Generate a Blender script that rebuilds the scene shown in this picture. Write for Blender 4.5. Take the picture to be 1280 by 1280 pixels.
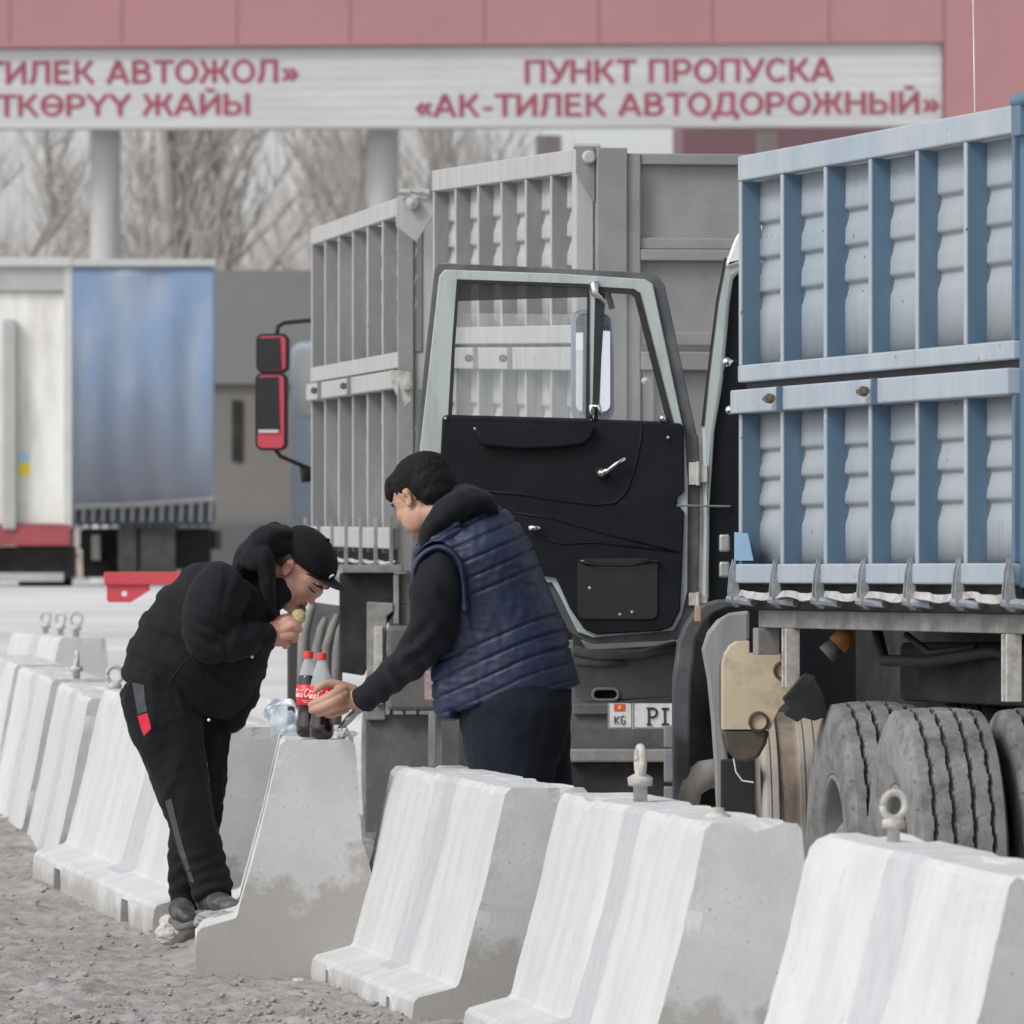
import bpy, bmesh, math, random
import numpy as np
from mathutils import Vector, Matrix, noise
from mathutils.geometry import tessellate_polygon
R = math.radians
random.seed(7)
scn = bpy.context.scene
col = scn.collection
for o in list(bpy.data.objects): bpy.data.objects.remove(o)

# ------------------------------------------------------------------ camera, sky, sun, exposure
FP, HY, CZ = 11000.0, 715.0, 1.5          # focal length in photo pixels, eye line row, eye height in metres
cam = bpy.data.cameras.new("camera"); camo = bpy.data.objects.new("camera", cam); col.objects.link(camo)
camo.location = (0, 0, CZ); camo.rotation_euler = (R(90), 0, 0)
cam.sensor_width = 36; cam.lens = FP / 1280 * 36; cam.shift_y = (HY - 640) / 1280
cam.clip_start = 0.5; cam.clip_end = 3000
cam.dof.use_dof = True; cam.dof.focus_distance = 31.5; cam.dof.aperture_fstop = 10.5
scn.camera = camo
w = bpy.data.worlds.new("World"); scn.world = w; w.use_nodes = True
nt = w.node_tree; bg = nt.nodes['Background']
sky = nt.nodes.new('ShaderNodeTexSky'); sky.sky_type = 'NISHITA'; sky.sun_disc = False
SUN_EL, SUN_AZ = 42, -128                   # azimuth measured from the view direction towards the right
sky.sun_elevation = R(SUN_EL); sky.sun_rotation = R(SUN_AZ); sky.air_density = 1.0; sky.dust_density = 2.0; sky.ozone_density = 1.0
hs = nt.nodes.new('ShaderNodeHueSaturation'); hs.inputs['Saturation'].default_value = 0.18
nt.links.new(sky.outputs[0], hs.inputs['Color']); tm = nt.nodes.new('ShaderNodeMix'); tm.data_type = 'RGBA'; tm.blend_type = 'MULTIPLY'; tm.inputs[0].default_value = 1; tm.inputs[7].default_value = (1.0, 1.005, 1.03, 1); nt.links.new(hs.outputs[0], tm.inputs[6]); nt.links.new(tm.outputs[2], bg.inputs[0]); bg.inputs[1].default_value = 0.13
sd = bpy.data.lights.new("sun", 'SUN'); so = bpy.data.objects.new("sun", sd); col.objects.link(so)
sd.energy = 1.25; sd.angle = R(18); sd.color = (1, .985, .96)
az, el = R(SUN_AZ), R(SUN_EL)
sdir = Vector((math.sin(az) * math.cos(el), math.cos(az) * math.cos(el), math.sin(el)))
so.rotation_euler = sdir.to_track_quat('Z', 'Y').to_euler()
vs = scn.view_settings; vs.view_transform = 'Standard'; vs.look = 'None'; vs.exposure = 0.38; vs.gamma = 1; vs.use_curve_mapping = False
scn.cycles.max_bounces = 6; scn.cycles.transparent_max_bounces = 12; scn.cycles.transmission_bounces = 6

# ------------------------------------------------------------------ helpers
def P(px, py, s, d=0.0):
    """world point seen at photo pixel (px,py) where the scale is s px per metre; d = extra metres away"""
    return Vector(((px - 640) / s, FP / s + d, CZ + (HY - py) / s))
def PP(px, py, Y):
    return P(px, py, FP / Y)
def mat(name, c, rough=.6, metal=0., var=.12, vscale=4., bump=0., bscale=60., dirt=None, dscale=3., damt=.5, stretch=(1, 1, 1), alpha=1., spec=.5, dlow=None, coat=0., runs=None):
    m = bpy.data.materials.new(name); m.use_nodes = True
    n, l = m.node_tree.nodes, m.node_tree.links
    b = n['Principled BSDF']; b.inputs['Roughness'].default_value = rough; b.inputs['Metallic'].default_value = metal
    b.inputs['Specular IOR Level'].default_value = spec; b.inputs['Coat Weight'].default_value = coat
    geo = n.new('ShaderNodeNewGeometry'); mp = n.new('ShaderNodeMapping'); mp.inputs['Scale'].default_value = stretch
    l.new(geo.outputs['Position'], mp.inputs[0])
    t = n.new('ShaderNodeTexNoise'); t.inputs['Scale'].default_value = vscale; t.inputs['Detail'].default_value = 8; t.inputs['Roughness'].default_value = .65
    l.new(mp.outputs[0], t.inputs[0])
    r = n.new('ShaderNodeValToRGB'); r.color_ramp.elements[0].position = .3; r.color_ramp.elements[1].position = .7
    r.color_ramp.elements[0].color = [max(0, x * (1 - var)) for x in c] + [1]; r.color_ramp.elements[1].color = [min(1, x * (1 + var)) for x in c] + [1]
    l.new(t.outputs[0], r.inputs[0]); out = r.outputs[0]
    if dirt:
        t2 = n.new('ShaderNodeTexNoise'); t2.inputs['Scale'].default_value = dscale; t2.inputs['Detail'].default_value = 10; t2.inputs['Roughness'].default_value = .7
        l.new(mp.outputs[0], t2.inputs[0])
        r2 = n.new('ShaderNodeValToRGB'); k = .72 - damt * .4
        r2.color_ramp.elements[0].position = k - .12; r2.color_ramp.elements[1].position = k + .12
        l.new(t2.outputs[0], r2.inputs[0]); fac = r2.outputs[0]
        if dlow:                               # dirt climbs from the ground: more of it under height dlow
            sx = n.new('ShaderNodeSeparateXYZ'); l.new(geo.outputs['Position'], sx.inputs[0])
            mr = n.new('ShaderNodeMapRange'); mr.inputs[1].default_value = dlow; mr.inputs[2].default_value = 0; mr.inputs[3].default_value = 0; mr.inputs[4].default_value = .8
            l.new(sx.outputs[2], mr.inputs[0]); ad = n.new('ShaderNodeMath'); ad.operation = 'ADD'; ad.use_clamp = True
            l.new(fac, ad.inputs[0]); l.new(mr.outputs[0], ad.inputs[1]); fac = ad.outputs[0]
        mx = n.new('ShaderNodeMix'); mx.data_type = 'RGBA'; l.new(fac, mx.inputs[0]); l.new(out, mx.inputs[6]); mx.inputs[7].default_value = list(dirt) + [1]
        out = mx.outputs[2]
    if runs:                                   # thin rust and water runs down the paint
        m3 = n.new('ShaderNodeMapping'); m3.inputs['Scale'].default_value = (16, 16, .8); l.new(geo.outputs['Position'], m3.inputs[0])
        t5 = n.new('ShaderNodeTexNoise'); t5.inputs['Scale'].default_value = 1.6; t5.inputs['Detail'].default_value = 5; t5.inputs['Roughness'].default_value = .7; l.new(m3.outputs[0], t5.inputs[0])
        r5 = n.new('ShaderNodeValToRGB'); r5.color_ramp.elements[0].position = .60; r5.color_ramp.elements[1].position = .72; r5.color_ramp.elements[1].color = (.75, .75, .75, 1); l.new(t5.outputs[0], r5.inputs[0])
        m5 = n.new('ShaderNodeMix'); m5.data_type = 'RGBA'; l.new(r5.outputs[0], m5.inputs[0]); l.new(out, m5.inputs[6]); m5.inputs[7].default_value = list(runs) + [1]; out = m5.outputs[2]
        t6 = n.new('ShaderNodeTexNoise'); t6.inputs['Scale'].default_value = 26; t6.inputs['Detail'].default_value = 4; l.new(geo.outputs['Position'], t6.inputs[0])
        r6 = n.new('ShaderNodeValToRGB'); r6.color_ramp.elements[0].position = .70; r6.color_ramp.elements[1].position = .74; l.new(t6.outputs[0], r6.inputs[0])
        m6 = n.new('ShaderNodeMix'); m6.data_type = 'RGBA'; l.new(r6.outputs[0], m6.inputs[0]); l.new(out, m6.inputs[6]); m6.inputs[7].default_value = [x * .45 for x in runs] + [1]; out = m6.outputs[2]
    l.new(out, b.inputs['Base Color'])
    if bump:
        t3 = n.new('ShaderNodeTexNoise'); t3.inputs['Scale'].default_value = bscale; t3.inputs['Detail'].default_value = 6
        l.new(mp.outputs[0], t3.inputs[0]); bp = n.new('ShaderNodeBump'); bp.inputs['Strength'].default_value = bump; bp.inputs['Distance'].default_value = .01
        l.new(t3.outputs[0], bp.inputs['Height']); l.new(bp.outputs[0], b.inputs['Normal'])
    if alpha < 1: b.inputs['Alpha'].default_value = alpha
    return m

OFF = {}
def link(o, parent):
    col.objects.link(o)
    if parent: o.parent = parent
def tag(o, label=None, cat=None, group=None, kind=None):
    if label: o['label'] = label
    if cat: o['category'] = cat
    if group: o['group'] = group
    if kind: o['kind'] = kind
    return o
def thing(name, loc, label, cat, group=None):
    o = bpy.data.objects.new(name, None); col.objects.link(o); o.location = loc; o.empty_display_size = .1
    OFF[o.name] = Vector(loc); return tag(o, label, cat, group)
def mkobj(name, verts, faces, mats, parent=None, midx=None, smooth=False, bevel=0., fix=True):
    """verts are world coordinates; the mesh is stored relative to its thing's base"""
    off = OFF.get(parent.name, Vector((0, 0, 0))) if parent else Vector((0, 0, 0))
    me = bpy.data.meshes.new(name)
    if not isinstance(verts, np.ndarray): verts = np.array([tuple(v) for v in verts], float)
    me.from_pydata((verts - np.array(off)).tolist(), [], [list(map(int, f)) for f in faces] if not isinstance(faces, np.ndarray) else faces.tolist())
    for m in (mats if isinstance(mats, (list, tuple)) else [mats]): me.materials.append(m)
    if midx is not None: me.polygons.foreach_set('material_index', list(midx))
    if fix:
        b = bmesh.new(); b.from_mesh(me); bmesh.ops.recalc_face_normals(b, faces=b.faces); b.to_mesh(me); b.free()
    if smooth: me.polygons.foreach_set('use_smooth', [True] * len(me.polygons))
    me.update()
    o = bpy.data.objects.new(name, me); link(o, parent); OFF[o.name] = off
    if bevel:
        bv = o.modifiers.new('bevel', 'BEVEL'); bv.width = bevel; bv.segments = 2; bv.limit_method = 'ANGLE'; bv.angle_limit = R(35)
    return o
def FR(o, x, y, z=(0, 0, 1)):
    m = Matrix.Identity(4)
    for i, c in enumerate((x, y, z, o)):
        for j in range(3): m[j][i] = c[j]
    return m
WF = Matrix.Identity(4)
class MB:
    def __init__(s): s.v = []; s.f = []; s.m = []; s.cm = 0
    def add(s, vs, fs, m=None):
        k = len(s.v); s.v += [Vector(v) for v in vs]; s.f += [[i + k for i in f] for f in fs]; s.m += [s.cm if m is None else m] * len(fs); return s
    def box(s, fr, x0, x1, y0, y1, z0, z1, m=None):
        vs = [fr @ Vector((x, y, z)) for x in (x0, x1) for y in (y0, y1) for z in (z0, z1)]
        return s.add(vs, [(0, 1, 3, 2), (4, 6, 7, 5), (0, 4, 5, 1), (2, 3, 7, 6), (0, 2, 6, 4), (1, 5, 7, 3)], m)
    def pbox(s, sc, x0, x1, y0, y1, d0, d1, m=None):     # box facing the viewer, pixels at scale sc, depth d0..d1 metres
        a = P(x0, y1, sc); b = P(x1, y0, sc)
        return s.box(WF, a.x, b.x, a.y + d0, a.y + d1, a.z, b.z, m)
    def prism(s, loops, off, m=None):                    # loops of world points (outer, holes...), extruded by vector off
        if not isinstance(loops[0], (list, tuple)): loops = [loops]
        loops = [[Vector(p) for p in L] for L in loops]; off = Vector(off)
        flat = [p for L in loops for p in L]; n = len(flat)
        tri = tessellate_polygon(loops)
        fs = [tuple(t) for t in tri] + [tuple(i + n for i in reversed(t)) for t in tri]
        k = 0
        for L in loops:
            q = len(L)
            for i in range(q): a, b = k + i, k + (i + 1) % q; fs.append((a, b, b + n, a + n))
            k += q
        return s.add(flat + [p + off for p in flat], fs, m)
    def tube(s, pts, r, n=8, m=None, cap=True):
        pts = [Vector(p) for p in pts]; k = len(pts); rs = r if isinstance(r, (list, tuple)) else [r] * k
        vs = []; up = None
        for i, p in enumerate(pts):
            t = (pts[min(i + 1, k - 1)] - pts[max(i - 1, 0)]).normalized()
            if up is None: up = t.orthogonal().normalized()
            up = (up - t * up.dot(t)).normalized(); b = t.cross(up)
            vs += [p + (up * math.cos(a) + b * math.sin(a)) * rs[i] for a in (2 * math.pi * j / n for j in range(n))]
        fs = [(i * n + j, i * n + (j + 1) % n, (i + 1) * n + (j + 1) % n, (i + 1) * n + j) for i in range(k - 1) for j in range(n)]
        if cap: fs += [tuple(range(n)), tuple((k - 1) * n + j for j in range(n))]
        return s.add(vs, fs, m)
    def lathe(s, fr, prof, n=24, m=None, a0=0., a1=2 * math.pi, cap=False):
        full = abs(a1 - a0 - 2 * math.pi) < 1e-6; q = n if full else n + 1
        vs = [fr @ Vector((r * math.cos(a), r * math.sin(a), h)) for r, h in prof for a in (a0 + (a1 - a0) * j / n for j in range(q))]
        fs = [(i * q + j, i * q + (j + 1) % q, (i + 1) * q + (j + 1) % q, (i + 1) * q + j) for i in range(len(prof) - 1) for j in range(n)]
        if cap: fs += [tuple(range(q)), tuple((len(prof) - 1) * q + j for j in range(q))]
        return s.add(vs, fs, m)
    def build(s, name, mats, parent=None, smooth=False, bevel=0.):
        return mkobj(name, s.v, s.f, mats, parent, s.m, smooth, bevel)
def bx(name, m, parent, fr, x0, x1, y0, y1, z0, z1, bevel=.004):
    return MB().box(fr, x0, x1, y0, y1, z0, z1).build(name, m, parent, bevel=bevel)
def pbx(name, m, parent, sc, x0, x1, y0, y1, d0, d1, bevel=.004):
    return MB().pbox(sc, x0, x1, y0, y1, d0, d1).build(name, m, parent, bevel=bevel)
def rr(x0, y0, x1, y1, r, n=5):                          # rounded rectangle in pixels
    o = []
    for cx, cy, a in ((x1 - r, y0 + r, -90), (x1 - r, y1 - r, 0), (x0 + r, y1 - r, 90), (x0 + r, y0 + r, 180)):
        for i in range(n + 1):
            t = R(a + 90 * i / n); o.append((cx + r * math.cos(t), cy + r * math.sin(t)))
    return o
def pl(pts, sc, d=0.): return [P(x, y, sc, 0) + Vector((0, d, 0)) for x, y in pts]

# ------------------------------------------------------------------ materials
def paint_concrete():
    m = bpy.data.materials.new('whitewashed_concrete'); m.use_nodes = True
    n, l = m.node_tree.nodes, m.node_tree.links; b = n['Principled BSDF']; b.inputs['Roughness'].default_value = .88
    tc = n.new('ShaderNodeTexCoord')
    mp = n.new('ShaderNodeMapping'); mp.inputs['Scale'].default_value = (7, 1.6, 2.2); l.new(tc.outputs['Object'], mp.inputs[0])
    a = n.new('ShaderNodeTexNoise'); a.inputs['Scale'].default_value = 1; a.inputs['Detail'].default_value = 9; a.inputs['Roughness'].default_value = .7; l.new(mp.outputs[0], a.inputs[0])
    r1 = n.new('ShaderNodeValToRGB'); r1.color_ramp.elements[0].position = .38; r1.color_ramp.elements[1].position = .58
    r1.color_ramp.elements[0].color = (.53, .53, .525, 1); r1.color_ramp.elements[1].color = (.60, .60, .595, 1); l.new(a.outputs[0], r1.inputs[0])
    mp2 = n.new('ShaderNodeMapping'); mp2.inputs['Scale'].default_value = (45, 9, 12); l.new(tc.outputs['Object'], mp2.inputs[0])
    c = n.new('ShaderNodeTexNoise'); c.inputs['Scale'].default_value = 1; c.inputs['Detail'].default_value = 6; c.inputs['Roughness'].default_value = .8; l.new(mp2.outputs[0], c.inputs[0])
    r2 = n.new('ShaderNodeValToRGB'); r2.color_ramp.elements[0].position = .60; r2.color_ramp.elements[1].position = .67; l.new(c.outputs[0], r2.inputs[0])
    mx = n.new('ShaderNodeMix'); mx.data_type = 'RGBA'; l.new(r2.outputs[0], mx.inputs[0]); l.new(r1.outputs[0], mx.inputs[6]); mx.inputs[7].default_value = (.34, .33, .31, 1)
    # mud stains near the ground
    sx = n.new('ShaderNodeSeparateXYZ'); l.new(tc.outputs['Object'], sx.inputs[0])
    ns = n.new('ShaderNodeTexNoise'); ns.inputs['Scale'].default_value = 5; ns.inputs['Detail'].default_value = 8; l.new(tc.outputs['Object'], ns.inputs[0])
    ma = n.new('ShaderNodeMath'); ma.operation = 'MULTIPLY_ADD'; ma.inputs[1].default_value = .35; ma.inputs[2].default_value = -.18; l.new(ns.outputs[0], ma.inputs[0])
    sb = n.new('ShaderNodeMath'); sb.operation = 'SUBTRACT'; l.new(sx.outputs[2], sb.inputs[0]); l.new(ma.outputs[0], sb.inputs[1])
    mr = n.new('ShaderNodeMapRange'); mr.inputs[1].default_value = .01; mr.inputs[2].default_value = .12; mr.inputs[3].default_value = .75; mr.inputs[4].default_value = 0; l.new(sb.outputs[0], mr.inputs[0])
    m2 = n.new('ShaderNodeMix'); m2.data_type = 'RGBA'; l.new(mr.outputs[0], m2.inputs[0]); l.new(mx.outputs[2], m2.inputs[6]); m2.inputs[7].default_value = (.33, .31, .28, 1)
    l.new(m2.outputs[2], b.inputs['Base Color'])
    bp = n.new('ShaderNodeBump'); bp.inputs['Strength'].default_value = .5; bp.inputs['Distance'].default_value = .012; l.new(c.outputs[0], bp.inputs['Height']); l.new(bp.outputs[0], b.inputs['Normal'])
    return m
def raw_concrete():
    m = bpy.data.materials.new('raw_concrete'); m.use_nodes = True
    n, l = m.node_tree.nodes, m.node_tree.links; b = n['Principled BSDF']; b.inputs['Roughness'].default_value = .92
    tc = n.new('ShaderNodeTexCoord')
    a = n.new('ShaderNodeTexNoise'); a.inputs['Scale'].default_value = 4; a.inputs['Detail'].default_value = 10; a.inputs['Roughness'].default_value = .65; l.new(tc.outputs['Object'], a.inputs[0])
    r1 = n.new('ShaderNodeValToRGB'); r1.color_ramp.elements[0].position = .35; r1.color_ramp.elements[1].position = .68
    r1.color_ramp.elements[0].color = (.45, .45, .445, 1); r1.color_ramp.elements[1].color = (.55, .55, .545, 1); l.new(a.outputs[0], r1.inputs[0])
    v = n.new('ShaderNodeTexNoise'); v.inputs['Scale'].default_value = 55; v.inputs['Detail'].default_value = 4; l.new(tc.outputs['Object'], v.inputs[0])
    r3 = n.new('ShaderNodeValToRGB'); r3.color_ramp.elements[0].position = .26; r3.color_ramp.elements[1].position = .34; l.new(v.outputs[0], r3.inputs[0])
    m1 = n.new('ShaderNodeMix'); m1.data_type = 'RGBA'; l.new(r3.outputs[0], m1.inputs[0]); m1.inputs[6].default_value = (.25, .245, .235, 1); l.new(r1.outputs[0], m1.inputs[7])
    sx = n.new('ShaderNodeSeparateXYZ'); l.new(tc.outputs['Object'], sx.inputs[0])
    ma = n.new('ShaderNodeMath'); ma.operation = 'MULTIPLY_ADD'; ma.inputs[1].default_value = 1.6; ma.inputs[2].default_value = -.52; l.new(a.outputs[0], ma.inputs[0])
    mr = n.new('ShaderNodeMath'); mr.operation = 'LESS_THAN'; 
    sb = n.new('ShaderNodeMath'); sb.operation = 'SUBTRACT'; l.new(sx.outputs[2], sb.inputs[0]); l.new(ma.outputs[0], sb.inputs[1])
    mr = n.new('ShaderNodeMapRange'); mr.inputs[1].default_value = .0; mr.inputs[2].default_value = .14; mr.inputs[3].default_value = .85; mr.inputs[4].default_value = 0; l.new(sb.outputs[0], mr.inputs[0])
    m2 = n.new('ShaderNodeMix'); m2.data_type = 'RGBA'; l.new(mr.outputs[0], m2.inputs[0]); l.new(m1.outputs[2], m2.inputs[6]); m2.inputs[7].default_value = (.31, .295, .27, 1)
    l.new(m2.outputs[2], b.inputs['Base Color'])
    bp = n.new('ShaderNodeBump'); bp.inputs['Strength'].default_value = .3; bp.inputs['Distance'].default_value = .005; l.new(v.outputs[0], bp.inputs['Height']); l.new(bp.outputs[0], b.inputs['Normal'])
    return m
MW, MRAW = paint_concrete(), raw_concrete()
MGRV = mat('grey_groove_paint', (.455, .458, .468), .85, var=.12, vscale=6, bump=.3, dirt=(.5, .5, .5), dscale=9, damt=.3, stretch=(4, 4, .6))
M_dirt = mat('dirt', (.27, .25, .225), .95, var=.4, vscale=9, bump=.7, bscale=70, dirt=(.38, .37, .36), dscale=2.2, damt=.45)
M_road = mat('pale_asphalt', (.68, .675, .66), .9, var=.10, vscale=.8, bump=.2, dirt=(.50, .495, .48), dscale=.35, damt=.5, stretch=(.5, 1.2, 1))
M_stone = mat('stone', (.5, .48, .44), .9, var=.2, vscale=20, bump=.5)
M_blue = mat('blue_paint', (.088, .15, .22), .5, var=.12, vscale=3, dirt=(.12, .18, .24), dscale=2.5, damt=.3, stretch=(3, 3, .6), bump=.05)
M_bluep = mat('faded_blue_paint', (.29, .34, .385), .6, var=.08, vscale=3, dirt=(.36, .37, .375), dscale=1.6, damt=.5, stretch=(2, 2, .8), bump=.06, runs=(.22, .21, .20))
M_bluer = mat('faded_blue_rail_paint', (.315, .375, .43), .55, var=.08, vscale=3, dirt=(.40, .43, .455), dscale=1.6, damt=.5, stretch=(2, 2, .6), bump=.06, runs=(.25, .22, .20))
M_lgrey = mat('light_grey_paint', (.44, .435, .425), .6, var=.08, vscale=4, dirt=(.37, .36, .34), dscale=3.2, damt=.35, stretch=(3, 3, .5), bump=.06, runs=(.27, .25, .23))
M_grey_shade = mat('grey_paint', (.21, .213, .22), .6, var=.10, vscale=3, dirt=(.30, .29, .28), dscale=3, damt=.3, stretch=(2, 2, .6), bump=.06)  # darker copy of the light grey: shade on the rib webs put into colour
M_dgrey = mat('shade_grey_paint', (.27, .28, .295), .6, var=.08, vscale=3, stretch=(2, 2, .6))
M_dust = mat('dusty_steel', (.15, .147, .14), .85, var=.3, vscale=6, bump=.3, bscale=50, dirt=(.10, .10, .10), dscale=4, damt=.5)
M_dustl = mat('pale_dusty_steel', (.30, .292, .275), .85, var=.25, vscale=8, bump=.3, bscale=50, dirt=(.18, .175, .165), dscale=5, damt=.5)
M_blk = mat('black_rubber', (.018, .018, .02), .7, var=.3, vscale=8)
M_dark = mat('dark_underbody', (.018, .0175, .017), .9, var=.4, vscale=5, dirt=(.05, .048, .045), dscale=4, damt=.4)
M_tyre = mat('dusty_tyre_rubber', (.15, .15, .15), .9, var=.25, vscale=10, bump=.2, dirt=(.28, .27, .255), dscale=5, damt=.55)
M_rim = mat('dusty_rim', (.22, .215, .20), .7, var=.25, vscale=8)
M_strap = mat('dusty_tan_guard', (.40, .385, .36), .85, var=.15, vscale=6, bump=.25, dirt=(.42, .33, .24), dscale=2.5, damt=.4, stretch=(2, 2, .3))
M_door = mat('pale_green_grey_paint', (.42, .47, .455), .45, var=.06, vscale=5, dirt=(.28, .30, .29), dscale=3, damt=.25, stretch=(3, 3, .5))
M_trim = mat('black_door_trim', (.006, .0065, .010), .6, var=.5, vscale=7, bump=.15, bscale=120, spec=.25)
M_trimg = mat('glossy_black_plastic', (.01, .01, .013), .18, var=.2)
M_chrome = mat('chrome', (.75, .75, .75), .15, 1., var=.05)
M_steel = mat('zinc_steel', (.42, .42, .41), .5, .6, var=.2, vscale=20)
M_red = mat('red_cab_paint', (.45, .035, .05), .35, var=.05)
M_redb = mat('red_beam_paint', (.55, .06, .08), .5, var=.1)
M_mirror = mat('mirror_glass', (.85, .87, .9), .03, 1., var=0)
M_dmirror = mat('dark_mirror_glass', (.02, .02, .025), .15, 0., var=.1)
M_white = mat('white_plastic', (.78, .78, .76), .5, var=.05, dirt=(.55, .53, .5), dscale=3, damt=.3)
M_tank = mat('yellowed_plastic_tank', (.58, .48, .34), .45, var=.12, vscale=4, dirt=(.16, .13, .09), dscale=3, damt=.12)
M_tankd = mat('oily_black_plastic', (.085, .07, .052), .4, var=.3)
M_orange = mat('amber_cap', (.35, .14, .02), .5)
M_amber = mat('dirty_amber_reflector', (.45, .30, .20), .5)
M_slate = mat('dusty_slate_plastic', (.17, .19, .215), .6, var=.25, vscale=4, dirt=(.30, .30, .29), dscale=2.5, damt=.6, stretch=(2, 2, .4))
M_char = mat('charcoal_plastic', (.075, .078, .085), .6, var=.2, vscale=5, dirt=(.17, .165, .16), dscale=4, damt=.35)
def glass(name, a, c=(.8, .85, .85)):
    m = mat(name, c, .12, var=.3, vscale=5, stretch=(14, 14, .7)); m.node_tree.nodes['Principled BSDF'].inputs['Alpha'].default_value = a; return m
M_glassd = glass('dusty_window_glass', .18, (.62, .66, .66))
M_glass = glass('clear_window_glass', .07)

# ------------------------------------------------------------------ ground
def gz(Y): return min(1.35, max(0., (Y - 36) * .0245))
xs = [-400, -120, -60, -30, -12, 0, 12, 30, 60, 120, 400]; ys = [-20, 0, 20] + list(range(36, 96, 5)) + [120, 200, 400, 1200]
gv = [(x, y, gz(y)) for y in ys for x in xs]; nx = len(xs)
gf = [(j * nx + i, j * nx + i + 1, (j + 1) * nx + i + 1, (j + 1) * nx + i) for j in range(len(ys) - 1) for i in range(nx - 1)]
tag(mkobj('road', gv, gf, M_road), kind='structure')
# churned dirt on the near side of the barrier line
def fbm(x, y, z=0.): return noise.fractal(Vector((x, y, z)), 1.0, 2.1, 5, noise_basis='PERLIN_ORIGINAL')
NXg, NYg = 250, 560
X0g, X1g, Y0g, Y1g = -4.6, .35, 26.5, 47.
dv = []
for j in range(NYg + 1):
    y = Y0g + (Y1g - Y0g) * (j / NYg) ** 1.15
    for i in range(NXg + 1):
        x = X0g + (X1g - X0g) * i / NXg
        n1 = noise.noise(Vector((x * .9, y * .5, 3.)))
        h = .020 + .025 * n1 + .032 * abs(noise.noise(Vector((x * 7, y * 3.2, 0)))) * max(0, .6 + n1) + .020 * max(0, noise.noise(Vector((x * 19, y * 8, 5.)))) + .010 * noise.noise(Vector((x * 42, y * 18, 9.))) + .006 * abs(noise.noise(Vector((x * 75, y * 30, 2.))))
        h += .10 * math.exp(-(((x + 1.02) / .22) ** 2 + ((y - 33.6) / .7) ** 2))
        edge = min(1, max(0, (Y1g - y) / 2), (X1g - x) / .15)
        dv.append((x, y, gz(y) * .95 + h * max(0, edge) - (.02 * (1 - max(0, edge)))))
q = NXg + 1
df = [(j * q + i, j * q + i + 1, (j + 1) * q + i + 1, (j + 1) * q + i) for j in range(NYg) for i in range(NXg)]
tag(mkobj('dirt_ground', dv, df, M_dirt, smooth=True, fix=False), kind='structure')
# loose gravel
def rock(c, r, seed, fl=.7, n=2, jag=.35):
    b = bmesh.new(); bmesh.ops.create_icosphere(b, subdivisions=n, radius=1)
    vs = []
    for v in b.verts:
        k = 1 + jag * noise.noise(v.co * 1.3 + Vector((seed * 3.1, seed, 0))) + jag * .4 * noise.noise(v.co * 3.7 + Vector((seed, 7, seed)))
        vs.append(Vector((v.co.x * k * r, v.co.y * k * r, v.co.z * k * r * fl)) + Vector(c))
    fs = [[v.index for v in f.verts] for f in b.faces]; b.free(); return vs, fs
g = MB()
for i in range(1500):
    y = 28.3 + 16 * random.random() ** 1.6; px = random.uniform(-10, 540); x = (px - 640) * y / FP
    r = .004 + .014 * random.random() ** 5
    vs_, fs_ = rock((x, y, gz(y) * .95 + .035 + .02 * noise.noise(Vector((x * .9, y * .5, 3.))) + r * .2), r, i, .6, 1); g.add(vs_, fs_)
tag(g.build('gravel', M_dirt), kind='stuff')

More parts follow.
